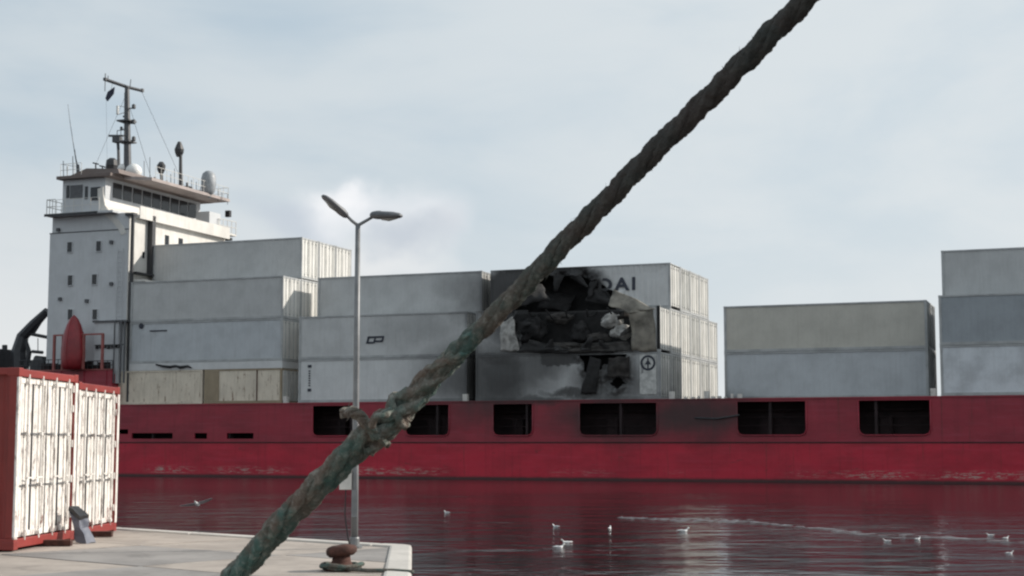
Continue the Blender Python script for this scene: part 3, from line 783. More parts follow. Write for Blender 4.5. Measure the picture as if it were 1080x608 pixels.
# accommodation tower
TB = 89.25                                   # side plane towards us
TR = sa(134, TB, 300); TL = sa(50.5, TB, 320); TL2 = sa(55, TB, 240)
zT = sz(134, 245, TB); zW = sz(60, 227, TB); zmid = sz(60, 246, TB)
TF = 101.9
tw = MB(); tw.box(TL, TR, TB, TF, DK+1.5, zmid); 
S_(tw).obj('accommodation_block', M['shipwhite'], shp)
blk = bpy.data.objects['accommodation_block']
S_(MB().box(TL2, TR-.002, TB+.03, TF-.1, zmid+.001, zW-.15)).obj('upper_accommodation', M['shipwhite'], shp)
S_(MB().box(TL-.03, TR+.03, TB-.03, TB+.02, zmid-.05, zmid+.02)).obj('deck_edge_moulding', M['steel'], shp)
# front wall cladding faces the bow in a lighter, warmer colour
S_(MB().box(TR+.001, TR+.08, TB+.01, TF-.01, DK+1.5, zW-.2)).obj('front_wall', M['shipwhite2'], shp)
fw = bpy.data.objects['front_wall']
for px, py in [(74,261),(104.5,260),(74.5,296),(100,295),(74.5,332),(100.5,332)]:
    a, z = ship(px, py, TB); wi = S_(MB().box(a-.2, a+.2, TB-.05, TB+.02, z-.36, z+.36))
    f = wi.obj('window', M['glass'], blk)
    m = MB(); 
    m.box(a-.25, a-.2, TB-.07, TB-.001, z-.41, z+.41); m.box(a+.2, a+.25, TB-.07, TB-.001, z-.41, z+.41); m.box(a-.2, a+.2, TB-.07, TB-.001, z+.36, z+.41); m.box(a-.2, a+.2, TB-.07, TB-.001, z-.41, z-.36)
    S_(m).obj('window_frame', M['shipwhite'], blk)
# front wall windows between the stacks and the bridge
for b_, z_, w_, h_ in [(91.0,15.7,.22,.45),(93.9,17.15,.5,.7),(95.7,17.1,.55,.8),(98.0,17.1,.4,.6),(100.0,17.1,.4,.6)]:
    S_(MB().box(TR+.05, TR+.11, b_-w_/2, b_+w_/2, z_-h_/2, z_+h_/2)).obj('window', M['glass'], fw)
# dark duct and post at the corner
a_, zt = TR+.35, sz(136, 226, TB)
m = MB(); m.bar((a_, TB-.0, DK), (a_, TB, zt), .15, .13, 12); m.box(a_-.5, a_+.2, TB-.25, TB+.25, zt-.15, zt+.05)
S_(m).obj('exhaust_post', M['darksteel'], shp)
m = MB(); m.box(TR+.08, TR+.5, 91.45, 91.85, sz(158,290,91.6), zW-.1); m.box(TR+.08,TR+.6,89.5,91.9,sz(158,290,91.6)-.12,sz(158,290,91.6)); S_(m).obj('ventilation_duct', M['darksteel'], shp)
m = MB(); m.box(TR+.08, TR+1.4, 89.3, 91.4, sz(150,297,90)-.08, sz(150,297,90)+.05); S_(m).obj('balcony', M['shipwhite2'], shp)
# low deckhouse at foot of the tower
d0 = sa(98.5, 88.6, 350); d1 = sa(124, 88.6, 350); zt = sz(110, 340, 88.6)
dh = S_(MB().box(d0, d1, 88.72, TB-.01, DK+1.5, zt)).obj('deckhouse', M['shipwhite'], shp)
m = MB(); m.box(d0-.1, sa(133,88.6,340), 88.6, TB-.01, zt, zt+.12); S_(m).obj('deckhouse_roof', M['steel'], shp)
m = MB(); zz_ = sz(110, 366, 88.6)
for i in range(7): m.box(d0+.2+i*.32, d0+.42+i*.32, 88.62, 88.71, zz_-.14+.03*(i%3), zz_+.10)
m.box(d0+.1, d0+2.5, 88.66, 88.715, zz_+.1, zz_+.16)
split(S_(m), 'valve', M['black'], shp)
m = MB(); m.bar((sa(127,88.5,380),88.5,DK+1.5),(sa(127,88.5,380),88.5,zt),.07); m.bar((sa(131,88.5,380),88.5,DK+1.5),(sa(131,88.5,380),88.5,zt),.07)
m.bar((sa(120,88.5,380),88.5,DK+1.5),(sa(120,88.5,380),88.5,zt+.1),.05)
split(S_(m), 'deck_pipe', M['steel'], shp)

# wing deck with flared bulwark
wd = MB(); zW0 = zW
WL = sa(47, 88.6, 225)
wd.box(WL, TR-.9, 88.6, FB-3.2, zW-.16, zW)
S_(wd).obj('wing_deck', M['shipwhite'], shp)
S_(MB().box(WL, TR-2.2, 88.55, 88.598, zW-.2, zW-.02)).obj('deck_edge_moulding', M['darksteel'], shp)
# flared front: curved skin from tower front edge sweeping up and forward
fl = MB(); N = 8; vs = []
for i in range(N+1):
    k = i/N; z = zT+(zW+1.15-zT)*k
    a = TR+.09-1.9*(k**1.6)*0+ .55*math.sin(k*math.pi)*.0
    vs.append((a, z))
prof = [(sa(134,TB,246), sz(134,246,TB)), (sa(131,TB,240), sz(131,240,TB)), (sa(125,TB,232), sz(125,232,TB)), (sa(116,TB,224), sz(116,224,TB)), (sa(111,TB,217), sz(111,217,TB)), (sa(109,TB,205), sz(109,205,TB)), (sa(109,TB,197), sz(109,197,TB))]
# gusset (side) below the wing
gs = MB(); k = len(prof)
gs.add([(a, TB-.04, z) for a, z in prof]+[(a-.45, TB-.04, z-.15) for a, z in prof]+[(a, TB+.02, z) for a, z in prof]+[(a-.45, TB+.02, z-.15) for a, z in prof],
   [(i,i+1,k+i+1,k+i) for i in range(k-1)]+[(2*k+i,2*k+i+1,3*k+i+1,3*k+i) for i in range(k-1)]+[(i,i+1,2*k+i+1,2*k+i) for i in range(k-1)]+[(k+i,k+i+1,3*k+i+1,3*k+i) for i in range(k-1)])
S_(gs).obj('wing_gusset', M['shipwhite2'], shp)
# front bulwark: follows profile, runs across the beam
fbk = MB(); bs = [TB-.02, 90.5, 92.0, 94, 97, 100, TF]
zoff = [0, .0, 0, 0, 0, 0, 0]
bot = prof[0][1]
for j in range(len(bs)-1):
    for i in range(2, k-1):
        (a0, z0), (a1, z1) = prof[i], prof[i+1]
        fbk.add([(a0+.8,bs[j],z0),(a0+.8,bs[j+1],z0),(a1+.3,bs[j+1],z1),(a1+.3,bs[j],z1)] if False else [(a0,bs[j],z0),(a0,bs[j+1],z0),(a1,bs[j+1],z1),(a1,bs[j],z1)], [(0,1,2,3)])
S_(fbk).obj('front_bulwark', M['shipwhite2'], shp, smooth=True)
# forward bridge walkway in front
BF = sa(110, TB, 205)       # bridge front plane
wz = zW+.05
S_(MB().box(BF+.05, TR+.43, 89.9, TF, wz-.5, wz-.35)).obj('bridge_walkway', M['shipwhite2'], shp)
m = MB(); m.box(TR+.44, TR+.50, 89.9, TF, wz-.55, wz+.35); S_(m).obj('walkway_bulwark', M['shipwhite2'], shp)
# bridge house
BL = sa(65, TB, 210); zR = sz(62, 189, TB); 
bh = S_(MB().box(BL, BF, TB+.1, TF-.2, zW, zR-.1)).obj('bridge_house', M['shipwhite'], shp)
for x0, x1, y0, y1 in [(70.5,73,196,209),(74.5,87,196,209),(90,92.5,197,210),(96,106,198,211)]:
    a0, z1 = ship(x0, y0, TB+.1); a1, z0 = ship(x1, y1, TB+.1)
    S_(MB().box(a0, a1, TB+.05, TB+.12, z0, z1)).obj('window', M['glass'] if x1-x0 != 12.5 else M['steel'], bh)
b_ = TB+1.0; zb0, zb1 = zR-1.45, zR-.35
while b_ < TF-1.3:
    S_(MB().box(BF-.02, BF+.05, b_, b_+1.05, zb0, zb1)).obj('window', M['glass'], bh); b_ += 1.22
# roof with overhang and fascia
RA = TR+.2
m = MB(); m.box(BL-.25, RA-1.6, TB-.35, TF+.5, zR-.1, zR+.12); S_(m).obj('bridge_roof', M['fascia'], shp)
m = MB(); m.hexa([(RA-1.6,TB+1.3,zR-.1),(RA,TB+2.4,zR-.1),(RA,TF+.4,zR-.1),(RA-1.6,TF+.4,zR-.1)],[(RA-1.6,TB+1.3,zR+.12),(RA,TB+2.4,zR+.12),(RA,TF+.4,zR+.12),(RA-1.6,TF+.4,zR+.12)])
S_(m).obj('roof_overhang', M['soffit'], shp)
a0 = sa(92, TB+.3, 180); a1 = sa(108, TB+.3, 180); zz_ = sz(105, 177, TB+.3)
m = MB(); m.hexa([(a0-1.6,TB+.1,zR+.12),(a1+1.6,TB+.1,zR+.12),(a1+1.6,TB+4.5,zR+.12),(a0-1.6,TB+4.5,zR+.12)],[(a0,TB+.2,zz_),(a1+1.4,TB+.2,zz_-.2),(a1+1.4,TB+4.4,zz_-.2),(a0,TB+4.4,zz_)])
S_(m).obj('wheelhouse_top', M['fascia'], shp)
# railings
m = MB(); rail(m, (WL+.1,88.7,zW), (BL-.1,88.7,zW), 1.05, 3, .03); rail(m, (WL+.1,88.7,zW),(WL+.1,TF,zW),1.05,8,.03)
rail(m, (BL,88.7,zW),(BF+.0,88.7,zW),1.0,5,.02); S_(m).obj('railing', M['shipwhite2'], shp)
m = MB(); rail(m, (BL,TB-.2,zR+.12),(BL+1.8,TB-.2,zR+.12),.9,3); rail(m,(RA-.1,TB+3,zR+.12),(RA-.1,TF+.3,zR+.12),.9,14); rail(m,(BL,TF+.3,zR+.12),(RA-.1,TF+.3,zR+.12),.9,8); S_(m).obj('railing', M['shipwhite2'], shp)
m = MB(); rail(m, (RA-.1,TF-1,zR-2.6),(RA+.1,TF+1.2,zR-2.6),1.0,4,.03); m.box(RA-2.5,RA+.1,TF-.3,TF+1.3,zR-2.75,zR-2.6); S_(m).obj('far_wing', M['shipwhite2'], shp)
m = MB(); m.box(RA-1.4,RA-.2,TF-2.2,TF-.6,zR-3.0,zR-1.2); S_(m).obj('far_wing_house', M['shipwhite'], shp)
m = MB(); m.box(RA-.3,RA+.1,TF+.2,TF+.5,zR-1.3,zR-.8); m.box(RA-.3,RA+.3,TF+.2,TF+.4,zR-3.2,zR-3.0); S_(m).obj('wing_light', M['black'], shp)

# mast: everything from pixel picks at real depth
mbv = 93.0
def P(px, py, b=mbv): a, z = ship(px, py, b); return (a, b, z)
m = MB(); m.tube([P(135,186),P(134.5,140),P(134,92)], [.27,.22,.17], 10)
m.tube([P(131.5,186),P(131.8,140),P(132,98)], [.09,.08,.07], 6)
for y in range(104, 184, 7): m.bar(P(131.5,y), P(135,y), .03, n=5)
S_(m).obj('mast', M['steel'], shp)
def cross(p, da, db, dz): return (p[0]+da, p[1]+db, p[2]+dz)
m = MB(); c = P(134,92); # yard runs across the beam
yl = P(111, 84, mbv-1.6); yr = P(150, 96, mbv+1.2)
m.bar(yl, c, .13, n=6); m.bar(c, yr, .12, n=6); m.bar(yl, cross(yl,0,0,.45), .035); m.bar(P(114,84),P(114,80),.03); m.bar(P(137,93),P(138,84),.03); m.bar(yl, cross(yl,0,0,-.9), .03)
m.box(yl[0]-.12,yl[0]+.12,yl[1]-.1,yl[1]+.1,yl[2]-.1,yl[2]+.12); m.box(yr[0]-.1,yr[0]+.1,yr[1]-.1,yr[1]+.1,yr[2]-.1,yr[2]+.15)
S_(m).obj('yard', M['steel'], shp)
for y, w2 in ((128, 5), (150, 7)):
    m = MB(); p = P(133.5, y); m.box(p[0]-.55, p[0]+.55, p[1]-.5, p[1]+.5, p[2]-.06, p[2]+.04); S_(m).obj('mast_platform', M['steel'], shp)
m = MB(); rail(m, (P(133.5,150)[0]-.5, mbv-.5, P(133.5,150)[2]), (P(133.5,150)[0]+.5, mbv-.5, P(133.5,150)[2]), .8, 3, .03); S_(m).obj('mast_railing', M['steel'], shp)
for (x0,y0,x1,y1,b1_) in ((133,100,160,190,97),(133,100,100,176,90.5),(149,96,195,198,99)):
    m = MB(); p1_ = P(x1,y1,b1_); m.bar(P(x0,y0), p1_, .015, n=4); S_(m).obj('stay', M['steel'], shp)
for y in (113, 129, 147):
    m = MB(); a, b, z = P(138, y); m.bar(P(134.5,y+1.5), P(141,y+1.5), .045, n=6); m.lathe([(.10,0),(.15,.05),(.14,.3),(.05,.36)], P(141,y+2), 8)
    S_(m).obj('mast_light', M['steel'], shp)
m = MB(); m.bar(P(124,112),P(124,121),.10,n=8); m.bar(P(124,121),P(131.5,119),.035,n=5); m.bar(P(126,112),P(131.5,113),.03,n=5); S_(m).obj('mast_light', M['white_gloss'], shp)
m = MB(); m.bar(P(128,134),P(128,137),.1); m.bar(P(128,137),P(134,135),.03); m.bar(P(130,123),P(134,124),.07); S_(m).obj('mast_light', M['steel'], shp)
m = MB(); m.tube([P(125.5,187),P(125,160),P(124,145)],[.13,.11,.12],8); m.box(*[v for pr in zip((P(124,145)[0]-.3,mbv-.25,P(124,145)[2]-.4),(P(124,145)[0]+.3,mbv+.25,P(124,145)[2])) for v in pr]); S_(m).obj('radar_mast', M['steel'], shp)
m = MB(); p0 = P(115,143.5,mbv-.2); p1 = P(130,143.5,mbv+.2); m.hexa([cross(p0,0,-.08,-.07),cross(p1,0,-.08,-.07),cross(p1,0,.08,-.07),cross(p0,0,.08,-.07)],[cross(p0,0,-.08,.07),cross(p1,0,-.08,.07),cross(p1,0,.08,.07),cross(p0,0,.08,.07)]); S_(m).obj('radar_scanner', M['steel'], shp)
for px, py, r_ in [(129.5,178.5,.40),(141,181.5,.62)]:
    m = MB(); p = P(px, py); m.lathe([(r_*.6,-r_*.7),(r_*.85,-r_*.4),(r_,0),(r_*.87,r_*.5),(r_*.5,r_*.86),(r_*.05,r_)], p, 16); m.bar(cross(p,0,0,-r_*2.2), p, r_*.3); S_(m).obj('radome', M['white_gloss'], shp, smooth=True)
m = MB(); fl0 = P(117.5,90.5); fl1=P(118.5,94); 
pts = [P(120.5,92),P(119.5,99),P(113,107),P(111,104),P(113.5,97)]
m.add(pts+[cross(p,.02,.06,0) for p in pts], [(0,1,2,3,4),(9,8,7,6,5)]+[(i,(i+1)%5,5+(i+1)%5,5+i) for i in range(5)]); S_(m).obj('flag', plain('flag_cloth', (.045,.05,.08), .9), shp)
m = MB(); m.bar(P(119,86),P(117,96),.015,n=4); m.bar(P(112,103),P(113,170),.008,n=4); S_(m).obj('halyard', M['steel'], shp)
# whip antenna at left
m = MB(); m.tube([P(82.5,186,91),P(82,174,91)],[.14,.12],8); m.tube([P(82,178,91),P(80,168,91),P(78.5,158,91)],[.08,.05,.045],6); m.tube([P(78.5,160,91),P(74,130,91),P(71.5,110,91)],[.03,.022,.014],5); S_(m).obj('whip_antenna', M['steel'], shp)
m = MB()
for px, y0, y1 in [(67,170,188),(71,176,188),(77,165,186)]: m.bar(P(px,y1,90.5),P(px-.3,y0,90.5),.03,n=5)
m.bar(P(66,174,90.5),P(82,176,90.5),.015,n=4)
split(S_(m), 'antenna', M['steel'], shp)
m = MB(); 
for px,py in [(101,172),(108,175)]: m.bar(P(px-3,py,90.6),P(px+3,py+1.5,90.6),.05); m.bar(P(px,py,90.6),P(px,py+8,90.6),.05)
m.lathe([(.3,-.5),(.45,0),(.4,.4),(.2,.55)], P(118,175,91), 10); m.bar(P(118,177,91),P(118,186,91),.15)
S_(m).obj('searchlight', M['darksteel'], shp)
# ladders, vents and fittings
m = MB(); a_, z_ = ship(127, 380, TB); z1_ = sz(127, 262, TB)
for o_ in (0, .45): m.bar((a_+o_-.4, TB-.12, z_), (a_+o_-.4, TB-.12, z1_), .03, n=5)
z_ += .3
while z_ < z1_: m.bar((a_-.4, TB-.12, z_), (a_+.05, TB-.12, z_), .018, n=4); z_ += .35
l_ = S_(m).obj('ladder', M['shipwhite'], shp); l_['kind'] = 'stuff'
for px, py in ((62,243),(118,256),(92,318),(118,300),(64,316)):
    a_, z_ = ship(px, py, TB); m = MB(); m.box(a_-.12, a_+.12, TB-.16, TB-.001, z_-.1, z_+.14); S_(m).obj('wall_lamp', M['steel'], shp)
for px, b in ((112,91.2),(124,94.6),(150,95.8),(163,96),(176,97.5),(197,99),(212,101)):
    p = P(px, 190+(px-110)*.2, b); zr_ = zR+.12; m = MB(); m.box(p[0]-.3, p[0]+.3, b-.3, b+.3, zr_, zr_+.35+.25*((px*7)%3)/2); m.bar((p[0],b,zr_+.3),(p[0],b,zr_+.9),.1,n=6); S_(m).obj('roof_vent', M['steel'] if px%2 else M['shipwhite'], shp)
# posts on the roof to the right
m = MB(); q0 = 96.5; m.tube([P(190.5,197,q0),P(190.5,162,q0)],[.15,.12],8); m.lathe([(.2,-.4),(.32,-.1),(.36,.15),(.25,.45),(.12,.75)], P(189,160,q0), 10); m.bar(P(186,160,q0),P(193,161,q0),.1); S_(m).obj('satellite_post', M['darksteel'], shp)
m = MB(); q0 = 95.4; m.bar(P(170.5,190,q0),P(170,180,q0),.12); m.lathe([(.18,-.35),(.30,-.1),(.32,.25),(.15,.5)], P(170,178,q0), 10); S_(m).obj('searchlight', M['darksteel'], shp)
m = MB(); q0 = 99.5; m.bar(P(221,209,q0),P(221,200,q0),.12); m.lathe([(.25,-.95),(.48,-.75),(.58,-.2),(.58,.35),(.48,.7),(.25,.9),(.05,.95)], P(220,193,q0), 14); S_(m).obj('radome', plain('grey_radome', (.30,.32,.34), .5), shp, smooth=True)
m = MB()
for px, y0, y1, b in [(152,170,186,94.5),(158,166,187,95),(180,184,195,96),(184,178,197,96),(202,190,203,98),(207,192,205,98.5),(234,203,214,101),(240,205,216,102),(230,200,213,101)]: m.bar(P(px,y1,b),P(px,y0,b),.025,n=5)
split(S_(m), 'antenna', M['steel'], shp)

# stern crane at the left
m = MB(); q0 = 90.0
m.tube([P(21,398,q0),P(20,372,q0),P(24,354,q0)],[.62,.58,.42],8); m.tube([P(23,356,q0),P(36,342,q0),P(50,328,q0)],[.42,.38,.28],8)
m.tube([P(30,352,q0),P(50,356,q0)],.14,6); m.tube([P(28,388,q0),P(31,372,q0),P(26,356,q0)],[.2,.18,.15],6); m.bar(P(47,334,q0),P(34,354,q0),.1)
m.bar(P(40,357,q0),P(40,371,q0),.03)
S_(m).obj('stern_crane', M['darksteel'], shp)
m = MB(); m.tube([P(38,380,q0),P(47,381,q0)],.35,10); m.box(P(36,386,q0)[0],P(50,386,q0)[0],q0-.5,q0+.5,DK+1.6,P(40,381,q0)[2]); m.bar(P(34,371,q0),P(45,372,q0),.12); S_(m).obj('winch', M['darksteel'], shp)
m = MB(); m.box(P(-6,388,q0)[0],P(9,388,q0)[0],q0-1,q0+1,DK+1.6,P(4,369,q0)[2]); m.bar(P(5,370,q0),P(5,364,q0),.2); S_(m).obj('stern_locker', M['darksteel'], shp, bevel=.05)
m = MB(); rail(m, (sa(20,HB,380),HB+.05,PZ+.05),(sa(66,HB,380),HB+.05,PZ+.05),.75,9,.03); S_(m).obj('railing', M['darksteel'], shp); m = MB(); rail(m, (sa(92,HB,380),HB+.05,PZ+.05),(PA,HB+.05,PZ+.05),.6,5,.03); S_(m).obj('railing', M['darksteel'], shp)
# mooring winches/clutter behind bulwark
m = MB()
for px in (52, 60, 94, 104, 112): a_,z_ = ship(px, 384, 88.9); m.box(a_-.5,a_+.5,88.65,89.2,DK+1.6,z_+random.uniform(-.1,.3))
split(S_(m), 'deck_machine', M['inner'], shp)

# lifeboat standing in its cradle (a thing of its own)
la, lz = ship(79, 389, 88.0); 
lb = empty('lifeboat', s2w(la, 87.75, PZ+.05), -TH, 'red enclosed lifeboat standing nose up beside the white tower', 'lifeboat')
H_ = sz(79, 334, 88)-PZ
prof_ = [(.66,0),(.80,.08),(.86,.22),(.86,.38),(.81,.52),(.69,.68),(.52,.82),(.31,.93),(.14,.98),(.03,1.0)]
m = MB(); m.lathe([(r_, z_*H_) for r_, z_ in prof_], n=20, sy=.9); m.obj('hull', M['orange'], lb, smooth=True)
m = MB(); m.tube([(0,-.9*r_-.0,z_*H_) for r_, z_ in prof_], .045, 6); m.obj('keel', M['orange'], lb, smooth=True)
m = MB()
z5 = sz(60,355,88)-PZ; xL = sa(57,88)-la; xR = sa(110,88)-la
m.box(xL,-.7,-.05,.05,z5-.06,z5+.06); m.box(.7,xR,-.05,.05,z5-.06,z5+.06)
m.box(xL,xL+.16,-.08,.08,0,z5); m.box(-.95,-.8,-.08,.08,0,z5+.02); m.box(xR-.16,xR,-.08,.08,0,z5); m.box(.8,.95,-.08,.08,0,z5)
split(m, 'cradle_bar', M['lifered'], lb)

# ---------------------------------------------------------------- containers on deck
CL, CW, CH, PT = 12.19, 2.44, 2.855, 2.875
BASE = 4.95
cache = {}
def cmesh(key, fn, default):
    if key not in cache: cache[key] = fn().mesh(key[0], default)
    return cache[key]
def frame_mb(L, H):
    m = MB()
    for y in (0, CW-.12):
        m.box(0, L, y, y+.12, 0, .17); m.box(0, L, y, y+.12, H-.10, H)
    for x in (0, L-.15):
        m.box(x+.002, x+.148, .122, CW-.122, .01, .16); m.box(x+.002, x+.148, .122, CW-.122, H-.13, H-.01)
        for y in (0, CW-.12): m.box(x+.003, x+.147, y+.003, y+.117, .17, H-.10)
    for x in (-.006, L-.178):
        for y in (-.006, CW-.162):
            for z in (-.006, H-.112): m.box(x, x+.184, y, y+.168, z, z+.118)
    return m
def burnt_frame(L, H, bottom, top):
    m = MB()
    def railx(y, z0, z1, gap):
        if gap:
            m.box(0, gap[0], y, y+.12, z0, z1); m.box(gap[1], L, y, y+.12, z0, z1)
        else: m.box(0, L, y, y+.12, z0, z1)
    railx(0, 0, .17, bottom); railx(0, H-.10, H, top); railx(CW-.12, 0, .17, None); railx(CW-.12, H-.1, H, None)
    for x in (0, L-.15):
        for y in (0, CW-.12): m.box(x+.003, x+.147, y+.003, y+.117, .17, H-.10)
    return m
def side_mb(L, H, sign): return rotz(corr_sheet(L-.30, H-.27, .17, sign, .30, .008), 0, (.15, .045 if sign < 0 else CW-.045, 0))
def leaf_mb(L, H, k):
    half = (CW-.26)/2; y0 = .13+k*(half+.01); y1 = y0+half-.01; m = MB()
    m.box(L-.13, L-.075, y0, y1, .17, H-.14)
    pw_ = (y1-y0-.14)/3
    for i in range(3): m.box(L-.076, L-.035, y0+.07+i*pw_+.035, y0+.07+(i+1)*pw_-.035, .24, H-.21)
    for ya, yb in ((y0, y0+.07), (y1-.07, y1)): m.box(L-.074, L-.02, ya, yb, .171, H-.141)
    for za in (.171, H-.21): m.box(L-.074, L-.022, y0+.07, y1-.07, za, za+.07)
    return m
def bar_mb(L, H, k, i):
    half = (CW-.26)/2; y = .13+k*(half+.01)+half*(.27 if i == 0 else .74); m = MB()
    m.bar((L+.012, y, .1), (L+.012, y, H-.06), .022, n=6)
    for z in (.3, H-.3): m.box(L-.03, L+.03, y-.04, y+.04, z-.03, z+.03)
    return m
def container(name, a, b, z, label, col='white', door='door', L=CL, H=CH, group='white containers on the ship', skip=(), framecol=None):
    r = empty(name, s2w(a, b, z), -TH, label, 'container', group)
    fc = M[framecol] if framecol else M['frame']
    link('frame', cmesh(('frame', L, H), lambda: frame_mb(L, H), M['frame']), r, fc)
    if 'near' not in skip: link('side_panel', cmesh(('side_panel', L, H, -1), lambda: side_mb(L, H, -1), M['white']), r, M[col])
    link('side_panel', cmesh(('side_panel', L, H, 1), lambda: side_mb(L, H, 1), M['white']), r, M[col])
    link('end_panel', cmesh(('end_panel', L, H), lambda: rotz(corr_sheet(CW-.24, H-.27, .17, 1), R(90), (.06,.12,0)), M['white']), r, M[col])
    if 'roof' not in skip: link('roof_panel', cmesh(('roof_panel', L, H), lambda: MB().box(.01, L-.01, .03, CW-.03, H-.045, H-.02), M['white']), r, M[col])
    link('floor', cmesh(('floor', L, H), lambda: MB().box(.01, L-.01, .03, CW-.03, .10, .15), M['darksteel']), r)
    for k in range(2):
        d = link('door', cmesh(('door', L, H, k), lambda: leaf_mb(L, H, k), M['door']), r, M[door])
        for i in range(2): link('locking_bar', cmesh(('locking_bar', L, H, k, i), lambda: bar_mb(L, H, k, i), M['door']), d, M['frame'])
    return r
RB = lambda r_: 89.1+2.53*(r_-1)
TZ = lambda t_: BASE+PT*(t_-1)
N_ = 'shipping_container'
ORD = ['', 'first', 'second', 'third', 'fourth', 'fifth', 'sixth']

# stack beside the tower
aA = -50.75-CL
gA = 'containers stacked beside the bridge tower'
HB2 = 2.32
container(N_, aA-1.45, RB(1), BASE, 'rust streaked beige container low on deck, just right of the tower foot', 'beige', L=7.45, H=HB2, group=gA, framecol='beige')
c2 = container(N_, aA-1.45+7.6, RB(1), BASE, 'shorter beige container with a brown left end, in front of the tower stack', 'beige', L=CL+1.45-7.6, H=HB2, group=gA, framecol='brown')
m = MB(); m.box(.16, 1.15, -.012, .02, .18, HB2-.11); c2p = m.obj('brown_panel', M['brown'], c2)
m = MB(); m.box(4.1-.0, 4.16, -.02, .03, .15, HB2-.1); m.obj('panel_seam', M['rust'], c2)
fr_ = empty('flat_rack', s2w(aA, RB(1), BASE+HB2+.01), -TH, 'thin white folded flat rack lying on the beige containers', 'flat rack')
m = MB(); m.box(0,CL,0,.14,0,.5); m.box(0,CL,CW-.14,CW,0,.5); m.box(0,.16,.141,CW-.141,0.01,.49); m.box(CL-.16,CL,.141,CW-.141,0.01,.49); split(m, 'side_beam', M['pale'], fr_, bevel=.015)
m = MB()
for i in range(1, 12): m.box(i*1.0, i*1.0+.1, .142, CW-.142, .1, .4)
split(m, 'cross_member', M['frame'], fr_)
MB().box(.17, CL-.17, .142, CW-.142, .41, .48).obj('deck', M['brown'], fr_)
ch = MB(); a1_, z1_ = ship(165, 377, RB(1)); x1_ = a1_-aA
ch.tube([(x1_,-.05,.42),(x1_+.6,-.07,.28),(x1_+1.2,-.09,.22),(x1_+1.6,-.08,.30),(x1_+2.0,-.08,.18),(x1_+2.6,-.07,.26),(x1_+2.9,-.08,.14)], [.05,.09,.10,.07,.11,.08,.04], 8)
tag(ch.obj('lashing_chain', M['black'], smooth=True), 'black lashing strap hanging on the thin white flat rack', 'lashing').location = s2w(aA, RB(1), BASE+HB2+.01); bpy.data.objects['lashing_chain'].rotation_euler = (0,0,-TH)
TA = lambda t_: BASE+HB2+.52+PT*(t_-2)+.0
container(N_, aA, RB(1), TA(2), 'blue grey container with small black mark, directly above the flat rack', 'bluegrey', group=gA)
container(N_, aA, RB(1), TA(3), 'pale grey container third up in the front row beside the tower', 'grey', group=gA)
for r_ in (2,3,4):
    for t_ in (1,2,3):
        container(N_, aA, RB(r_), TZ(t_), '%s container of the %s row inside the high stack by the tower' % (('lowest','second','third')[t_-1], ('second','third','fourth')[r_-2]), 'grey', group=gA)
    container(N_, aA, RB(r_), TZ(4)+.04, ['long grey container on top of the highest stack, nearest of the three','middle of three containers on top of the highest stack, cream doors','farthest of three containers on top of the highest stack, cream doors'][r_-2], 'grey', group=gA)
# second bay
aB = -37.3-CL; gB = 'containers in the bay behind the lamp'
container(N_, aB, RB(1), TZ(1), 'pale container with a small vertical mark at its left end, lowest behind the lamp', 'pale', group=gB)
container(N_, aB, RB(1), TZ(2), 'grey container with a small slanted dark logo, middle one behind the lamp', 'white', group=gB)
container(N_, aB, RB(2), TZ(3)+.02, 'grey container with smoked right end, on top of the stack behind the lamp', 'grey', group=gB)
for t_ in (1,2): container(N_, aB, RB(2), TZ(t_), '%s container hidden behind the front row of the lamp stack' % ('lower','upper')[t_-1], 'grey', group=gB)
# fire bay
aC = -24.5-CL; gC = 'containers in the burnt stack'
rowsC = {1:'nearest', 2:'second', 3:'third', 4:'fourth', 5:'fifth', 6:'farthest'}
for r_ in range(1, 7):
    for t_ in (1, 2):
        if (r_, t_) in ((1,1),(1,2)): continue
        container(N_, aC, RB(r_), TZ(t_), '%s level white container end, %s of six rows beside the fire' % (('bottom','middle')[t_-1], rowsC[r_]), 'white', door=random.choice(['door','door2']), group=gC, skip=('near',) if r_ == 2 and t_ == 2 else ())
for r_ in (3,4,5):
    container(N_, aC, RB(r_), TZ(3), 'top level white container end, %s of the four behind the DAI lettering' % {3:'second',4:'third',5:'farthest'}[r_], 'white', door=random.choice(['door','door2']), group=gC)
b1 = container(N_, aC, RB(1), TZ(1), 'scorched lowest container of the burnt stack, round black emblem at its right end', 'white', group=gC)
b2_ = container(N_, aC, RB(1), TZ(2), 'burst middle container with its side torn open by fire', 'white', group=gC, skip=('near','roof'))
b3 = container(N_, aC, RB(2), TZ(3)+.01, 'charred top container with the letters DAI left on its white end', 'pale', group=gC, skip=('near',))
# fourth bay
aD = -8.75-CL-.2; gD = 'containers in the two high stack'
container(N_, aD, RB(2), TZ(1), 'blue grey container under the stone coloured one, right of the fire', 'bluegrey', group=gD)
container(N_, aD, RB(2), TZ(2), 'stone coloured container on top of the two high stack', 'stone', group=gD)
for t_ in (1,2): container(N_, aD, RB(3), TZ(t_), '%s container of the row behind the two high stack, seen in its dark gap' % ('lower','upper')[t_-1], 'grey', door='darkgrey', group=gD)  # dark door colour stands for the shade inside the gap
aE = -8.05; gE = 'containers at the right edge'
for t_ in (1,2): container(N_, aE, RB(3), TZ(t_), '%s unseen container added in the third row to shade the gap at the right edge' % ('lower','upper')[t_-1], 'grey', group=gE)  # unseen row added to keep sunlight out of the gap
container(N_, aE, RB(1), TZ(1), 'pale blue container with patchy repaint, lowest at the right edge', 'patch', group=gE)
container(N_, aE, RB(1), TZ(2), 'dark blue grey container in the middle at the right edge', 'darkgrey', group=gE)
container(N_, aE, RB(2), TZ(3)+.01, 'grey container on top at the right edge', 'grey', group=gE)
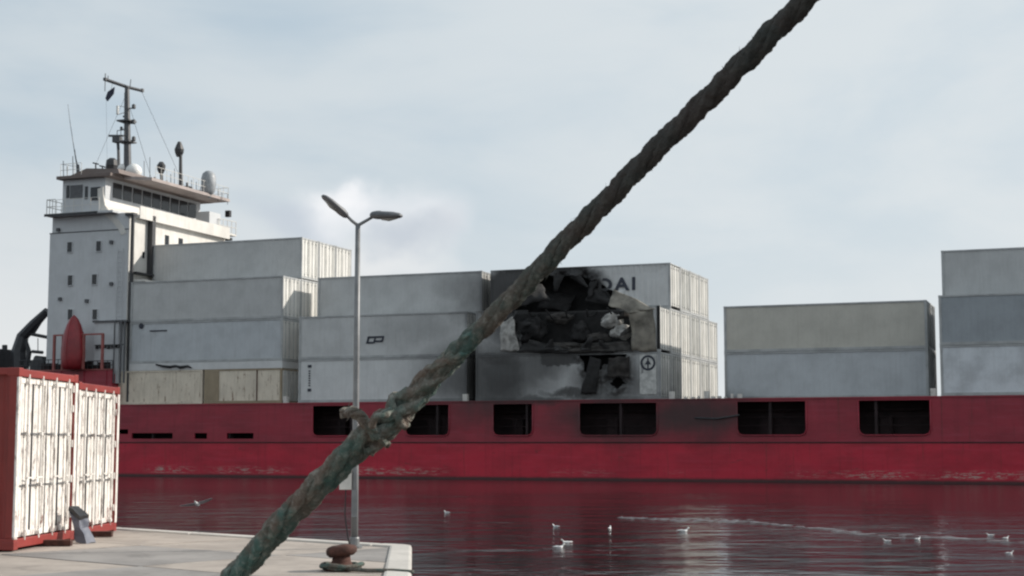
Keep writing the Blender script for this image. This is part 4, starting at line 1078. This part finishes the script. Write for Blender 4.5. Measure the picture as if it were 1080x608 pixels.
for t_ in (1,2): container(N_, aE, RB(2), TZ(t_), '%s container hidden behind the front row at the right edge' % ('lower','upper')[t_-1], 'grey', group=gE)

for o_, bt_, tp_ in ((b2_, None, (2.7, 9.9)), (b3, (2.6, 8.6), None)):
    for ch_ in list(o_.children):
        if ch_.name.startswith(('frame', 'floor')) : bpy.data.objects.remove(ch_)
    burnt_frame(CL, CH, bt_, tp_).obj('frame', M['frame'], o_)
    MB().box(.02, CL-.02, 1.3, CW-.03, .1, .15).obj('floor', M['char'], o_)
# ---- burnt side walls with real holes
def inside(p, poly):
    x, y = p; c = False; n = len(poly)
    for i in range(n):
        x1, y1 = poly[i]; x2, y2 = poly[(i+1)%n]
        if (y1 > y) != (y2 > y) and x < (x2-x1)*(y-y1)/(y2-y1)+x1: c = not c
    return c
def dist_poly(p, poly):
    best = 9; P_ = Vector(p)
    for i in range(len(poly)):
        a = Vector(poly[i]); b = Vector(poly[(i+1)%len(poly)]); ab = b-a; t_ = max(0, min(1, (P_-a).dot(ab)/max(1e-9, ab.dot(ab)))); best = min(best, (P_-(a+ab*t_)).length)
    return best
def torn_panel(parent, b, z0, polys_px, mt, seed, curl=.35, x0=.15, x1=CL-.15, bulge=None, H=CH):
    polys = [[(ship(px, py, b)[0]-aC, ship(px, py, b)[1]-z0) for px, py in pp] for pp in polys_px]
    nx, nz = 190, 44; m = MB(); idx = {}
    xs = [x0+(x1-x0)*i/nx for i in range(nx+1)]; zs = [.17+(H-.27)*j/nz for j in range(nz+1)]
    def disp(x, z):
        ph = (x/.36) % 1; y = .045-(.022 if .35 < ph < .85 else 0)
        d = min(dist_poly((x, z), pp) for pp in polys)
        k = max(0, 1-d/.7)
        y += -curl*k*k*noise.noise(Vector((x*1.3, z*1.3, seed)))*1.6 + .10*k*noise.noise(Vector((x*4, z*4, seed+3)))
        y += .10*noise.noise(Vector((x*.5, z*.6, seed+9)))*min(1, (x-x0)*1.2, (x1-x)*1.2, (z-.17)*2, (H-.1-z)*2)
        return y
    for i in range(nx+1):
        for j in range(nz+1):
            idx[i,j] = len(m.v); m.v.append((xs[i], disp(xs[i], zs[j]), zs[j]))
    for i in range(nx):
        for j in range(nz):
            cx = (xs[i]+xs[i+1])/2; cz = (zs[j]+zs[j+1])/2
            w1 = noise.noise(Vector((cx*2.2, cz*2.2, seed)))*.22+noise.noise(Vector((cx*7, cz*7, seed)))*.10; w2 = noise.noise(Vector((cx*2.2, cz*2.2, seed+50)))*.2
            if any(inside((cx+w1, cz+w2), pp) for pp in polys): continue
            m.f.append((idx[i,j], idx[i+1,j], idx[i+1,j+1], idx[i,j+1]))
    me = m.mesh('side_panel', mt)
    o = link('side_panel', me, parent); sol = o.modifiers.new('thickness', 'SOLIDIFY'); sol.thickness = .02; sol.offset = 1
    return o
# top container: ragged opening along its lower half
torn_panel(b3, RB(2), TZ(3), [[(538,340),(541,312),(552,298),(580,291),(612,292),(634,299),(648,309),(656,318),(664,338)]], M['pale'], 3, .25)
# middle container: nearly whole side gone
torn_panel(b2_, RB(1), TZ(2), [[(546,300),(544,340),(552,366),(575,371),(612,368),(640,370),(664,369),(672,350),(668,318),(660,300)]], M['white'], 8, .55)
# bottom container: small burst seam near the top
torn = bpy.data.objects
for ch_ in list(b1.children):
    if ch_.name.startswith('side_panel') and ch_.data == cache[('side_panel', CL, CH, -1)]: bpy.data.objects.remove(ch_)
torn_panel(b1, RB(1), TZ(1), [[(612,372),(616,392),(626,396),(640,384),(655,388),(662,372)],[(640,402),(650,412),(660,404),(652,397)]], M['white'], 14, .3)

# charred linings inside the burst containers
def local(px, py, b, z0): a, z = ship(px, py, b); return (a-aC, z-z0)
li = MB(); li.box(.16, CL-.16, 1.9, 2.0, .16, CH-.1); li.obj('inner_wall', M['char'], b3)
li = MB(); li.box(.16, CL-.16, 2.2, 2.3, .16, CH-.1); li.obj('inner_wall', M['char'], b2_)
li = MB(); li.box(.16, CL-.16, 1.6, 1.7, .16, CH-.1); li.obj('inner_wall', M['char'], b1)
# buckled roof of the middle container: a sheet heaved up over the hole
def sheet(parent, name, fn, nu, nv, mt, th=.03):
    m = MB()
    for i in range(nu+1):
        for j in range(nv+1): m.v.append(tuple(fn(i/nu, j/nv)))
    for i in range(nu):
        for j in range(nv): m.f.append((i*(nv+1)+j, (i+1)*(nv+1)+j, (i+1)*(nv+1)+j+1, i*(nv+1)+j+1))
    o = m.obj(name, mt, parent, smooth=True)
    s = o.modifiers.new('thickness', 'SOLIDIFY'); s.thickness = th; return o
def bil(c, u, v): return (Vector(c[0])*(1-u)*(1-v)+Vector(c[1])*u*(1-v)+Vector(c[2])*u*v+Vector(c[3])*(1-u)*v)
def bent(parent, name, quad_px, depths, b, z0, mt, amp=.12, seed=0, bow=.0, nu=14, nv=12):
    c = []
    for (px, py), dpt in zip(quad_px, depths):
        a, z = ship(px, py, b+dpt); c.append((a-aC, b+dpt-RB(1) if parent is not b3 else b+dpt-RB(2), z-z0))
    def fn(u, v):
        p = bil(c, u, v); k = math.sin(math.pi*u)*math.sin(math.pi*v)
        nz_ = noise.noise(Vector((u*2.5+seed, v*2.5, seed*.7)))
        p = p+Vector((0, -bow*k, 0))+Vector((noise.noise(Vector((v*3, seed, 1)))*.14, nz_*amp, noise.noise(Vector((u*3, seed, 4)))*.14)); return p
    return sheet(parent, name, fn, nu, nv, mt)
z2, z3 = TZ(2), TZ(3)
# pale torn sheets hanging (tan panel on the right, white on the left, diagonal over the top)
bent(b2_, 'torn_sheet', [(667,371),(693,371),(689,325),(664,329)], [-.15,-.02,-.05,-.35], RB(1), z2, M['torn'], .16, 1, .1)
bent(b2_, 'torn_sheet', [(642,322),(664,330),(692,326),(648,305)], [-.2,-.5,-.1,.3], RB(1), z2, M['torn'], .2, 2, .15)
bent(b2_, 'torn_sheet', [(528,370),(548,371),(541,334),(527,342)], [-.1,-.25,-.2,.0], RB(1), z2, M['cargo'], .15, 3, .1)
0 and bent(b2_, 'torn_sheet', [(560,300),(640,302),(652,322),(556,330)], [1.6,1.6,-.1,.1], RB(1), z2, M['char'], .5, 4, -.3)
bent(b2_, 'torn_sheet', [(546,372),(600,372),(590,365),(552,358)], [-.15,-.25,.2,.1], RB(1), z2, M['char'], .25, 5, .1)
bent(b2_, 'torn_sheet', [(596,372),(668,371),(662,361),(604,364)], [-.12,-.2,.1,.1], RB(1), z2, M['ash'], .25, 6, .1)
bent(b2_, 'torn_sheet', [(548,322),(580,318),(572,300),(546,304)], [-.3,.2,.9,.1], RB(1), z2, M['char'], .3, 7, .2)
0 and bent(b2_, 'torn_sheet', [(580,360),(612,366),(640,344),(600,336)], [.5,.9,1.4,1.2], RB(1), z2, M['ash'], .5, 8, .3)
0 and bent(b2_, 'torn_sheet', [(604,330),(640,338),(650,322),(612,312)], [.2,.5,1.0,1.2], RB(1), z2, M['torn'], .3, 9, .25)
bent(b3, 'torn_sheet', [(566,326),(600,328),(606,312),(575,308)], [.6,.8,1.3,1.2], RB(2), z3, M['char'], .3, 10, .2)
bent(b3, 'torn_sheet', [(618,318),(652,324),(640,308),(624,303)], [-.3,-.4,-.05,.1], RB(2), z3, M['char'], .2, 11, .1)
bent(b1, 'torn_sheet', [(612,416),(628,416),(634,380),(622,376)], [-.12,-.1,-.2,-.1], RB(1), TZ(1), M['char'], .12, 12, .05)
bent(b1, 'torn_sheet', [(640,398),(664,398),(664,376),(642,378)], [-.1,-.12,-.3,-.1], RB(1), TZ(1), M['ash'], .12, 13, .08)
rs_ = random.Random(21)
for i, (px, py, dx, dy) in enumerate([(548,298,10,16),(562,292,6,20),(590,291,-4,17),(607,292,12,12),(628,297,-8,18),(541,315,14,6),(544,345,16,-4),(549,362,13,-12),(668,345,-14,8),(664,330,-13,6),(616,371,8,-15),(640,371,-6,-12),(578,371,4,-13),(652,312,-8,10)]):
    w2 = rs_.uniform(4,8); par = b3 if py < 325 else b2_; row = 2 if par is b3 else 1
    bent(par, 'torn_strip', [(px-w2,py),(px+w2,py+rs_.uniform(-2,2)),(px+dx+1.5,py+dy),(px+dx-1.5,py+dy)] if abs(dy) > abs(dx)*.6 else [(px,py-w2),(px,py+w2),(px+dx,py+dy+1.5),(px+dx,py+dy-1.5)],
         [.03,.03,-.35*rs_.uniform(.3,1.3),-.35*rs_.uniform(.3,1.3)], RB(row), z3 if par is b3 else z2, M['char'] if px < 655 else rs_.choice([M['torn'],M['ash']]), .12, 30+i, .1, 6, 6)
# roof bows bent by the heat
for i, px in enumerate((556, 575, 596, 618, 640, 660)):
    a, z = ship(px, 327, RB(1)); x = a-aC; z -= z2; m = MB(); s = .25*math.sin(i*1.9)
    m.tube([(x, .12, CH-.1+s*.2), (x+s, .8, CH-.35-abs(s)*1.2), (x+s*1.4, 1.6, CH-.3-abs(s)), (x, 2.3, CH-.1)], .05, 6); m.obj('roof_bow', M['char'], b2_, smooth=True)
# cargo
def lump(px, py, dep, r_, sc, mt, label, seed, cat='cargo'):
    a, z = ship(px, py, RB(1)+dep); p = s2w(a, RB(1)+dep, z)
    bm = bmesh.new(); bmesh.ops.create_icosphere(bm, subdivisions=4, radius=1)
    for v in bm.verts:
        n_ = noise.noise(v.co*1.3+Vector((seed,0,0)))*.4+noise.noise(v.co*3.2+Vector((0,seed,0)))*.2+abs(noise.noise(v.co*6+Vector((0,0,seed))))*.10
        v.co = Vector((v.co.x*sc[0], v.co.y*sc[1], v.co.z*sc[2]))*r_*(1+n_)
    me = bpy.data.meshes.new('cargo_sack'); bm.to_mesh(me); bm.free(); me.materials.append(mt); me.shade_smooth()
    o = link('cargo_sack', me); o.location = p; o.rotation_euler = (0,0,-TH); return tag(o, label, cat, 'burst cargo in the torn container')
lump(645,339,.75,.62,(1.1,.8,.75),M['cargo'],'white scorched cargo sack high in the torn opening, left of the other',1)
lump(656,350,.6,.58,(1.2,.8,.8),M['cargo'],'larger white scorched cargo sack behind the hanging tan sheet',2)
lump(632,357,.7,.6,(1.3,.8,.6),M['ash'],'grey ash covered sack at the foot of the white ones',3)
lump(590,336,1.5,.6,(1.3,.7,.6),M['ash'],'grey sagging bulge at the top centre of the torn opening',4)
lump(562,348,1.3,.8,(1.0,.7,.9),M['char'],'black charred heap at the left inside the torn opening',5)
lump(596,366,1.1,.7,(2.4,.8,.35),M['ash'],'low ash heap along the floor of the torn opening',6)
lump(612,352,1.6,.7,(.9,.6,.9),M['char'],'black charred heap in the middle of the torn opening',7)
lump(560,364,.7,.5,(1.3,.8,.5),M['ash'],'small grey ash pile at the lower left of the opening',8)

# ---- markings
def text_mesh(s, size, bold):
    cu = bpy.data.curves.new('t', 'FONT'); cu.body = s; cu.size = size; cu.offset = bold; cu.extrude = .004; cu.space_character = 1.25
    o = bpy.data.objects.new('t', cu); C.objects.link(o)
    me = bpy.data.meshes.new_from_object(o.evaluated_get(bpy.context.evaluated_depsgraph_get())); bpy.data.objects.remove(o)
    return me
me = text_mesh('DAI', 1.12, .035)
w_ = max(v.co.x for v in me.vertices); a0, zl = ship(630, 307, RB(2)); a1, _ = ship(670, 305, RB(2)); kx = (a1-a0)/w_
for v in me.vertices: v.co = Vector((v.co.x*kx, -v.co.z, v.co.y))
me.materials.append(paint('letter_paint', (.03,.035,.055), .2, 0)); lo_ = link('lettering', me, b3); lo_.location = (a0-aC, .008, zl-z3-.01)
# slanted logo on the middle container behind the lamp
def local_parent(label_part):
    return next(o for o in bpy.data.objects if o.get('label', '').startswith(label_part))
pB = local_parent('grey container with a small slanted dark logo')
m = MB(); a0, z0 = ship(386, 363, RB(1)); x = a0-aB; z = z0-TZ(2)
def para(m, x0, x1, z0, z1, sk): m.hexa([(x0,-.004,z0),(x1,-.004,z0),(x1,.03,z0),(x0,.03,z0)],[(x0+sk,-.004,z1),(x1+sk,-.004,z1),(x1+sk,.03,z1),(x0+sk,.03,z1)])
para(m, x+.1, x+1.2, z+.38, z+.50, .08); para(m, x+.05, x+.5, z+.02, z+.14, .05); para(m, x+.6, x+1.15, z+.10, z+.22, .05)
para(m, x, x+.14, z+.02, z+.48, .12); para(m, x+.5, x+.62, z+.04, z+.36, .1); para(m, x+1.1, x+1.22, z+.12, z+.48, .1)
m.obj('logo', M['letters'], pB)['kind'] = 'stuff'
pB1 = local_parent('pale container with a small vertical')
m = MB(); a0, z0 = ship(326, 413, RB(1)); x = a0-aB; z = z0-TZ(1)
m.box(x-.12, x+.14, -.004, .03, z-.0, z+.18); m.box(x-.12, x+.14, -.004, .03, z+1.58, z+1.76)
for i in range(7): m.box(x-.06, x+.06, -.003, .03, z+.35+i*.16, z+.43+i*.16)
m.obj('marking', M['letters'], pB1)['kind'] = 'stuff'
pA2 = local_parent('blue grey container with small black mark')
m = MB(); a0, z0 = ship(149, 344, RB(1)); x = a0-aA; z = z0-TA(2); m.lathe([(.001,0),(.2,0),(.2,.02),(.001,.02)], n=10); m.v = [(vx+x, -.004-vz, vy+z) for vx,vy,vz in m.v]
m.box(x+.7, x+2.1, -.004, .03, z-.42, z-.33); split(m, 'marking', M['letters'], pA2)
# round emblem on the scorched lowest container + white plate
m = MB(); a0, z0 = ship(675, 416, RB(1)); a1, z1 = ship(692, 374, RB(1))
m.box(a0-aC, a1-aC, -.02, .03, max(.2, z0-TZ(1)), z1-TZ(1)); m.obj('white_plate', plain('white_enamel', (.5,.5,.48), .6, var=.3), b1)
a, z = ship(683.5, 383, RB(1)); m = MB(); n = 20
for r0_, r1_, in ((.34,.48),):
    vs = []
    for k in range(n):
        t_ = 2*math.pi*k/n; vs += [(a-aC+r0_*math.cos(t_), -.03, z-TZ(1)+r0_*math.sin(t_)), (a-aC+r1_*math.cos(t_), -.03, z-TZ(1)+r1_*math.sin(t_))]
    m.add(vs, [(2*k, 2*k+1, (2*k+3)%(2*n), (2*k+2)%(2*n)) for k in range(n)])
m.box(a-aC-.05, a-aC+.05, -.032, -.022, z-TZ(1)-.34, z-TZ(1)+.30); m.hexa([(a-aC-.2,-.031,z-TZ(1)-.1),(a-aC+.2,-.031,z-TZ(1)-.1),(a-aC+.2,-.022,z-TZ(1)-.1),(a-aC-.2,-.022,z-TZ(1)-.1)],[(a-aC-.08,-.031,z-TZ(1)+.12),(a-aC+.08,-.031,z-TZ(1)+.12),(a-aC+.08,-.022,z-TZ(1)+.12),(a-aC-.08,-.022,z-TZ(1)+.12)])
m.obj('emblem', M['letters'], b1)
m = MB(); m.box(aC*0+sa(693.5,RB(1))-aC, CL-.02, -.015, .02, .15, CH-.05); m.obj('scorched_post', M['char'], b2_)

# deck clutter between stacks
m = MB(); r2 = random.Random(4)
for px in range(722, 782, 7):
    a, z = ship(px, 420, 88.7); m.box(a, a+r2.uniform(.1,.3), 88.6, 88.8, DK, DK+r2.uniform(.08,.3))
for a_ in (aB-.95, aC-.75, aC+CL+.6, aD-.6, aE-.55):
    m.box(a_, a_+.3, 88.75, 89.05, DK, DK+.45)
split(S_(m), 'lashing_post', M['cream'], shp)

# ---------------------------------------------------------------- gulls
def gull_body(m, s=1.0):
    # spine rings: (x, z, rx(width), rz(height)) ; head towards +x
    st = [(-.235,.075,.004,.003),(-.20,.070,.02,.010),(-.15,.055,.040,.026),(-.09,.035,.060,.048),(-.02,.022,.070,.060),(.05,.025,.068,.062),(.10,.045,.052,.056),(.13,.085,.034,.038),(.145,.120,.030,.030),(.165,.142,.031,.030),(.19,.145,.026,.025),(.21,.140,.010,.010)]
    n = 12; vs = []; fs = []
    for x, z, w_, h_ in st:
        for k in range(n): a = 2*math.pi*k/n; vs.append((x*s, w_*math.cos(a)*s, (z+h_*math.sin(a))*s))
    for i in range(len(st)-1):
        for k in range(n): fs.append((i*n+k, i*n+(k+1)%n, (i+1)*n+(k+1)%n, (i+1)*n+k))
    fs += [tuple(range(n)), tuple(range((len(st)-1)*n, len(st)*n))]
    return m.add(vs, fs)
gw_ = plain('gull_white', (.80,.80,.78), .7, var=.06); gg_ = plain('gull_grey', (.62,.63,.64), .7, var=.1); gb_ = plain('gull_beak', (.45,.25,.05), .5)
gull_body_me = gull_body(MB()).mesh('body', gw_, True)
beak_me = MB().bar((.205,0,.141), (.25,0,.132), .010, .002, 6).mesh('beak', gb_, True)
def fold_wing(sd):
    m = MB(); st = [(.09,.045,.035),(.03,.060,.045),(-.06,.058,.04),(-.15,.035,.028),(-.27,.008,.008)]; vs = []; fs = []; n = 8
    for x, y, h_ in st:
        for k in range(n): a = 2*math.pi*k/n; vs.append((x, sd*(y+.014*math.cos(a)), .055+h_*math.sin(a)*.9+(-.02 if x > 0 else 0)))
    for i in range(len(st)-1):
        for k in range(n): fs.append((i*n+k, i*n+(k+1)%n, (i+1)*n+(k+1)%n, (i+1)*n+k))
    fs += [tuple(range(n)), tuple(range((len(st)-1)*n, len(st)*n))]
    return m.add(vs, fs).mesh('wing', gg_, True)
fw1, fw2 = fold_wing(1), fold_wing(-1)
def spread_wing(sd):
    m = MB(); st = [(0,.06,.07,.0),(.12,.10,.085,.03),(.28,.12,.08,.055),(.42,.07,.06,.06),(.55,-.02,.03,.05),(.62,-.08,.008,.045)]; vs = []
    for y, x, c_w, z in st: vs += [(x+.02, sd*y, .05+z+.008), (x-c_w*2, sd*y, .05+z-.004), (x+.02, sd*y, .05+z-.010), (x-c_w*2, sd*y, .05+z-.010)]
    fs = []
    for i in range(len(st)-1):
        a, b = i*4, i*4+4; fs += [(a,a+1,b+1,b),(a+2,b+2,b+3,a+3),(a,b,b+2,a+2),(a+1,a+3,b+3,b+1)]
    fs += [(0,2,3,1)]; return m.add(vs, fs).mesh('wing', gg_, False)
sw1, sw2 = spread_wing(1), spread_wing(-1)
def gull(p, rz, label, flying=False, scale=1.0, roll=0, pitch=0):
    r = empty('gull', p, rz, label, 'gull', 'gulls over and on the harbour water' if not flying else 'gulls over and on the harbour water')
    r.scale = (scale,)*3; r.rotation_euler = (roll, pitch, rz)
    link('body', gull_body_me, r); link('beak', beak_me, r)
    link('wing', sw1 if flying else fw1, r); link('wing', sw2 if flying else fw2, r)
gull(at(208,533,46), R(72), 'white gull flying low over the water beside the quay containers', True, .85, R(-14), R(24))
for px, py, rz, lab, s in [
    (471,538,150,'white gull on the water just right of the lamp post, below the hull',.5),
    (586,553,140,'white gull on the water, upper left one near the middle',.55),
    (643,555,75,'white gull on the water, alone right of the middle group',.55),
    (590,575,20,'nearest white gull of the close pair in mid water',.62),
    (597,570,200,'farther white gull of the close pair in mid water',.62),
    (721,558,10,'white gull at the left start of the pale ripple line',.75),
    (935,568,170,'white gull on the pale ripple line towards the right',.42),
    (968,566,30,'small white gull just right of the one on the ripple line',.42),
    (1044,562,160,'upper left gull of the group at the right edge',.42),
    (1061,565,20,'upper right gull of the group at the right edge',.42),
    (1065,581,10,'lowest gull of the group at the right edge',.42)]:
    p = on_z(px, py+3, 0.0); p.z = -.01; gull(p, R(rz), lab, False, s)

# ripple line: thin foam flecks on the water
fm = MB(); r3 = random.Random(9)
line = [(655,545),(700,547),(745,549),(800,552),(860,557),(930,564),(1000,568),(1085,572)]
for i in range(len(line)-1):
    (x0,y0),(x1,y1) = line[i], line[i+1]
    for q_ in range((26,30,34,20,26,18,22)[i]):
        t_ = r3.random(); p = on_z(x0+(x1-x0)*t_, y0+(y1-y0)*t_+r3.gauss(0,.5)*(1+(i%3)*.6)+.8*math.sin((x0+(x1-x0)*t_)*.03), 0.006)
        l_ = r3.uniform(.05,.28); w_ = r3.uniform(.02,.06); k_ = r3.uniform(-.25,-.05)
        vs = []
        for k in range(6):
            a = 2*math.pi*k/6; x = math.cos(a)*l_*r3.uniform(.6,1); y = math.sin(a)*w_*r3.uniform(.6,1); vs.append((p.x+x-y*k_, p.y+y+x*k_, .006))
        fm.add(vs+[(p.x,p.y,.016)], [(k,(k+1)%6,6) for k in range(6)])
tag(fm.obj('foam', plain('foam', (.17,.16,.17), .5)), 'thin pale line of foam drifting on the dark water at the right', 'foam', kind='stuff')
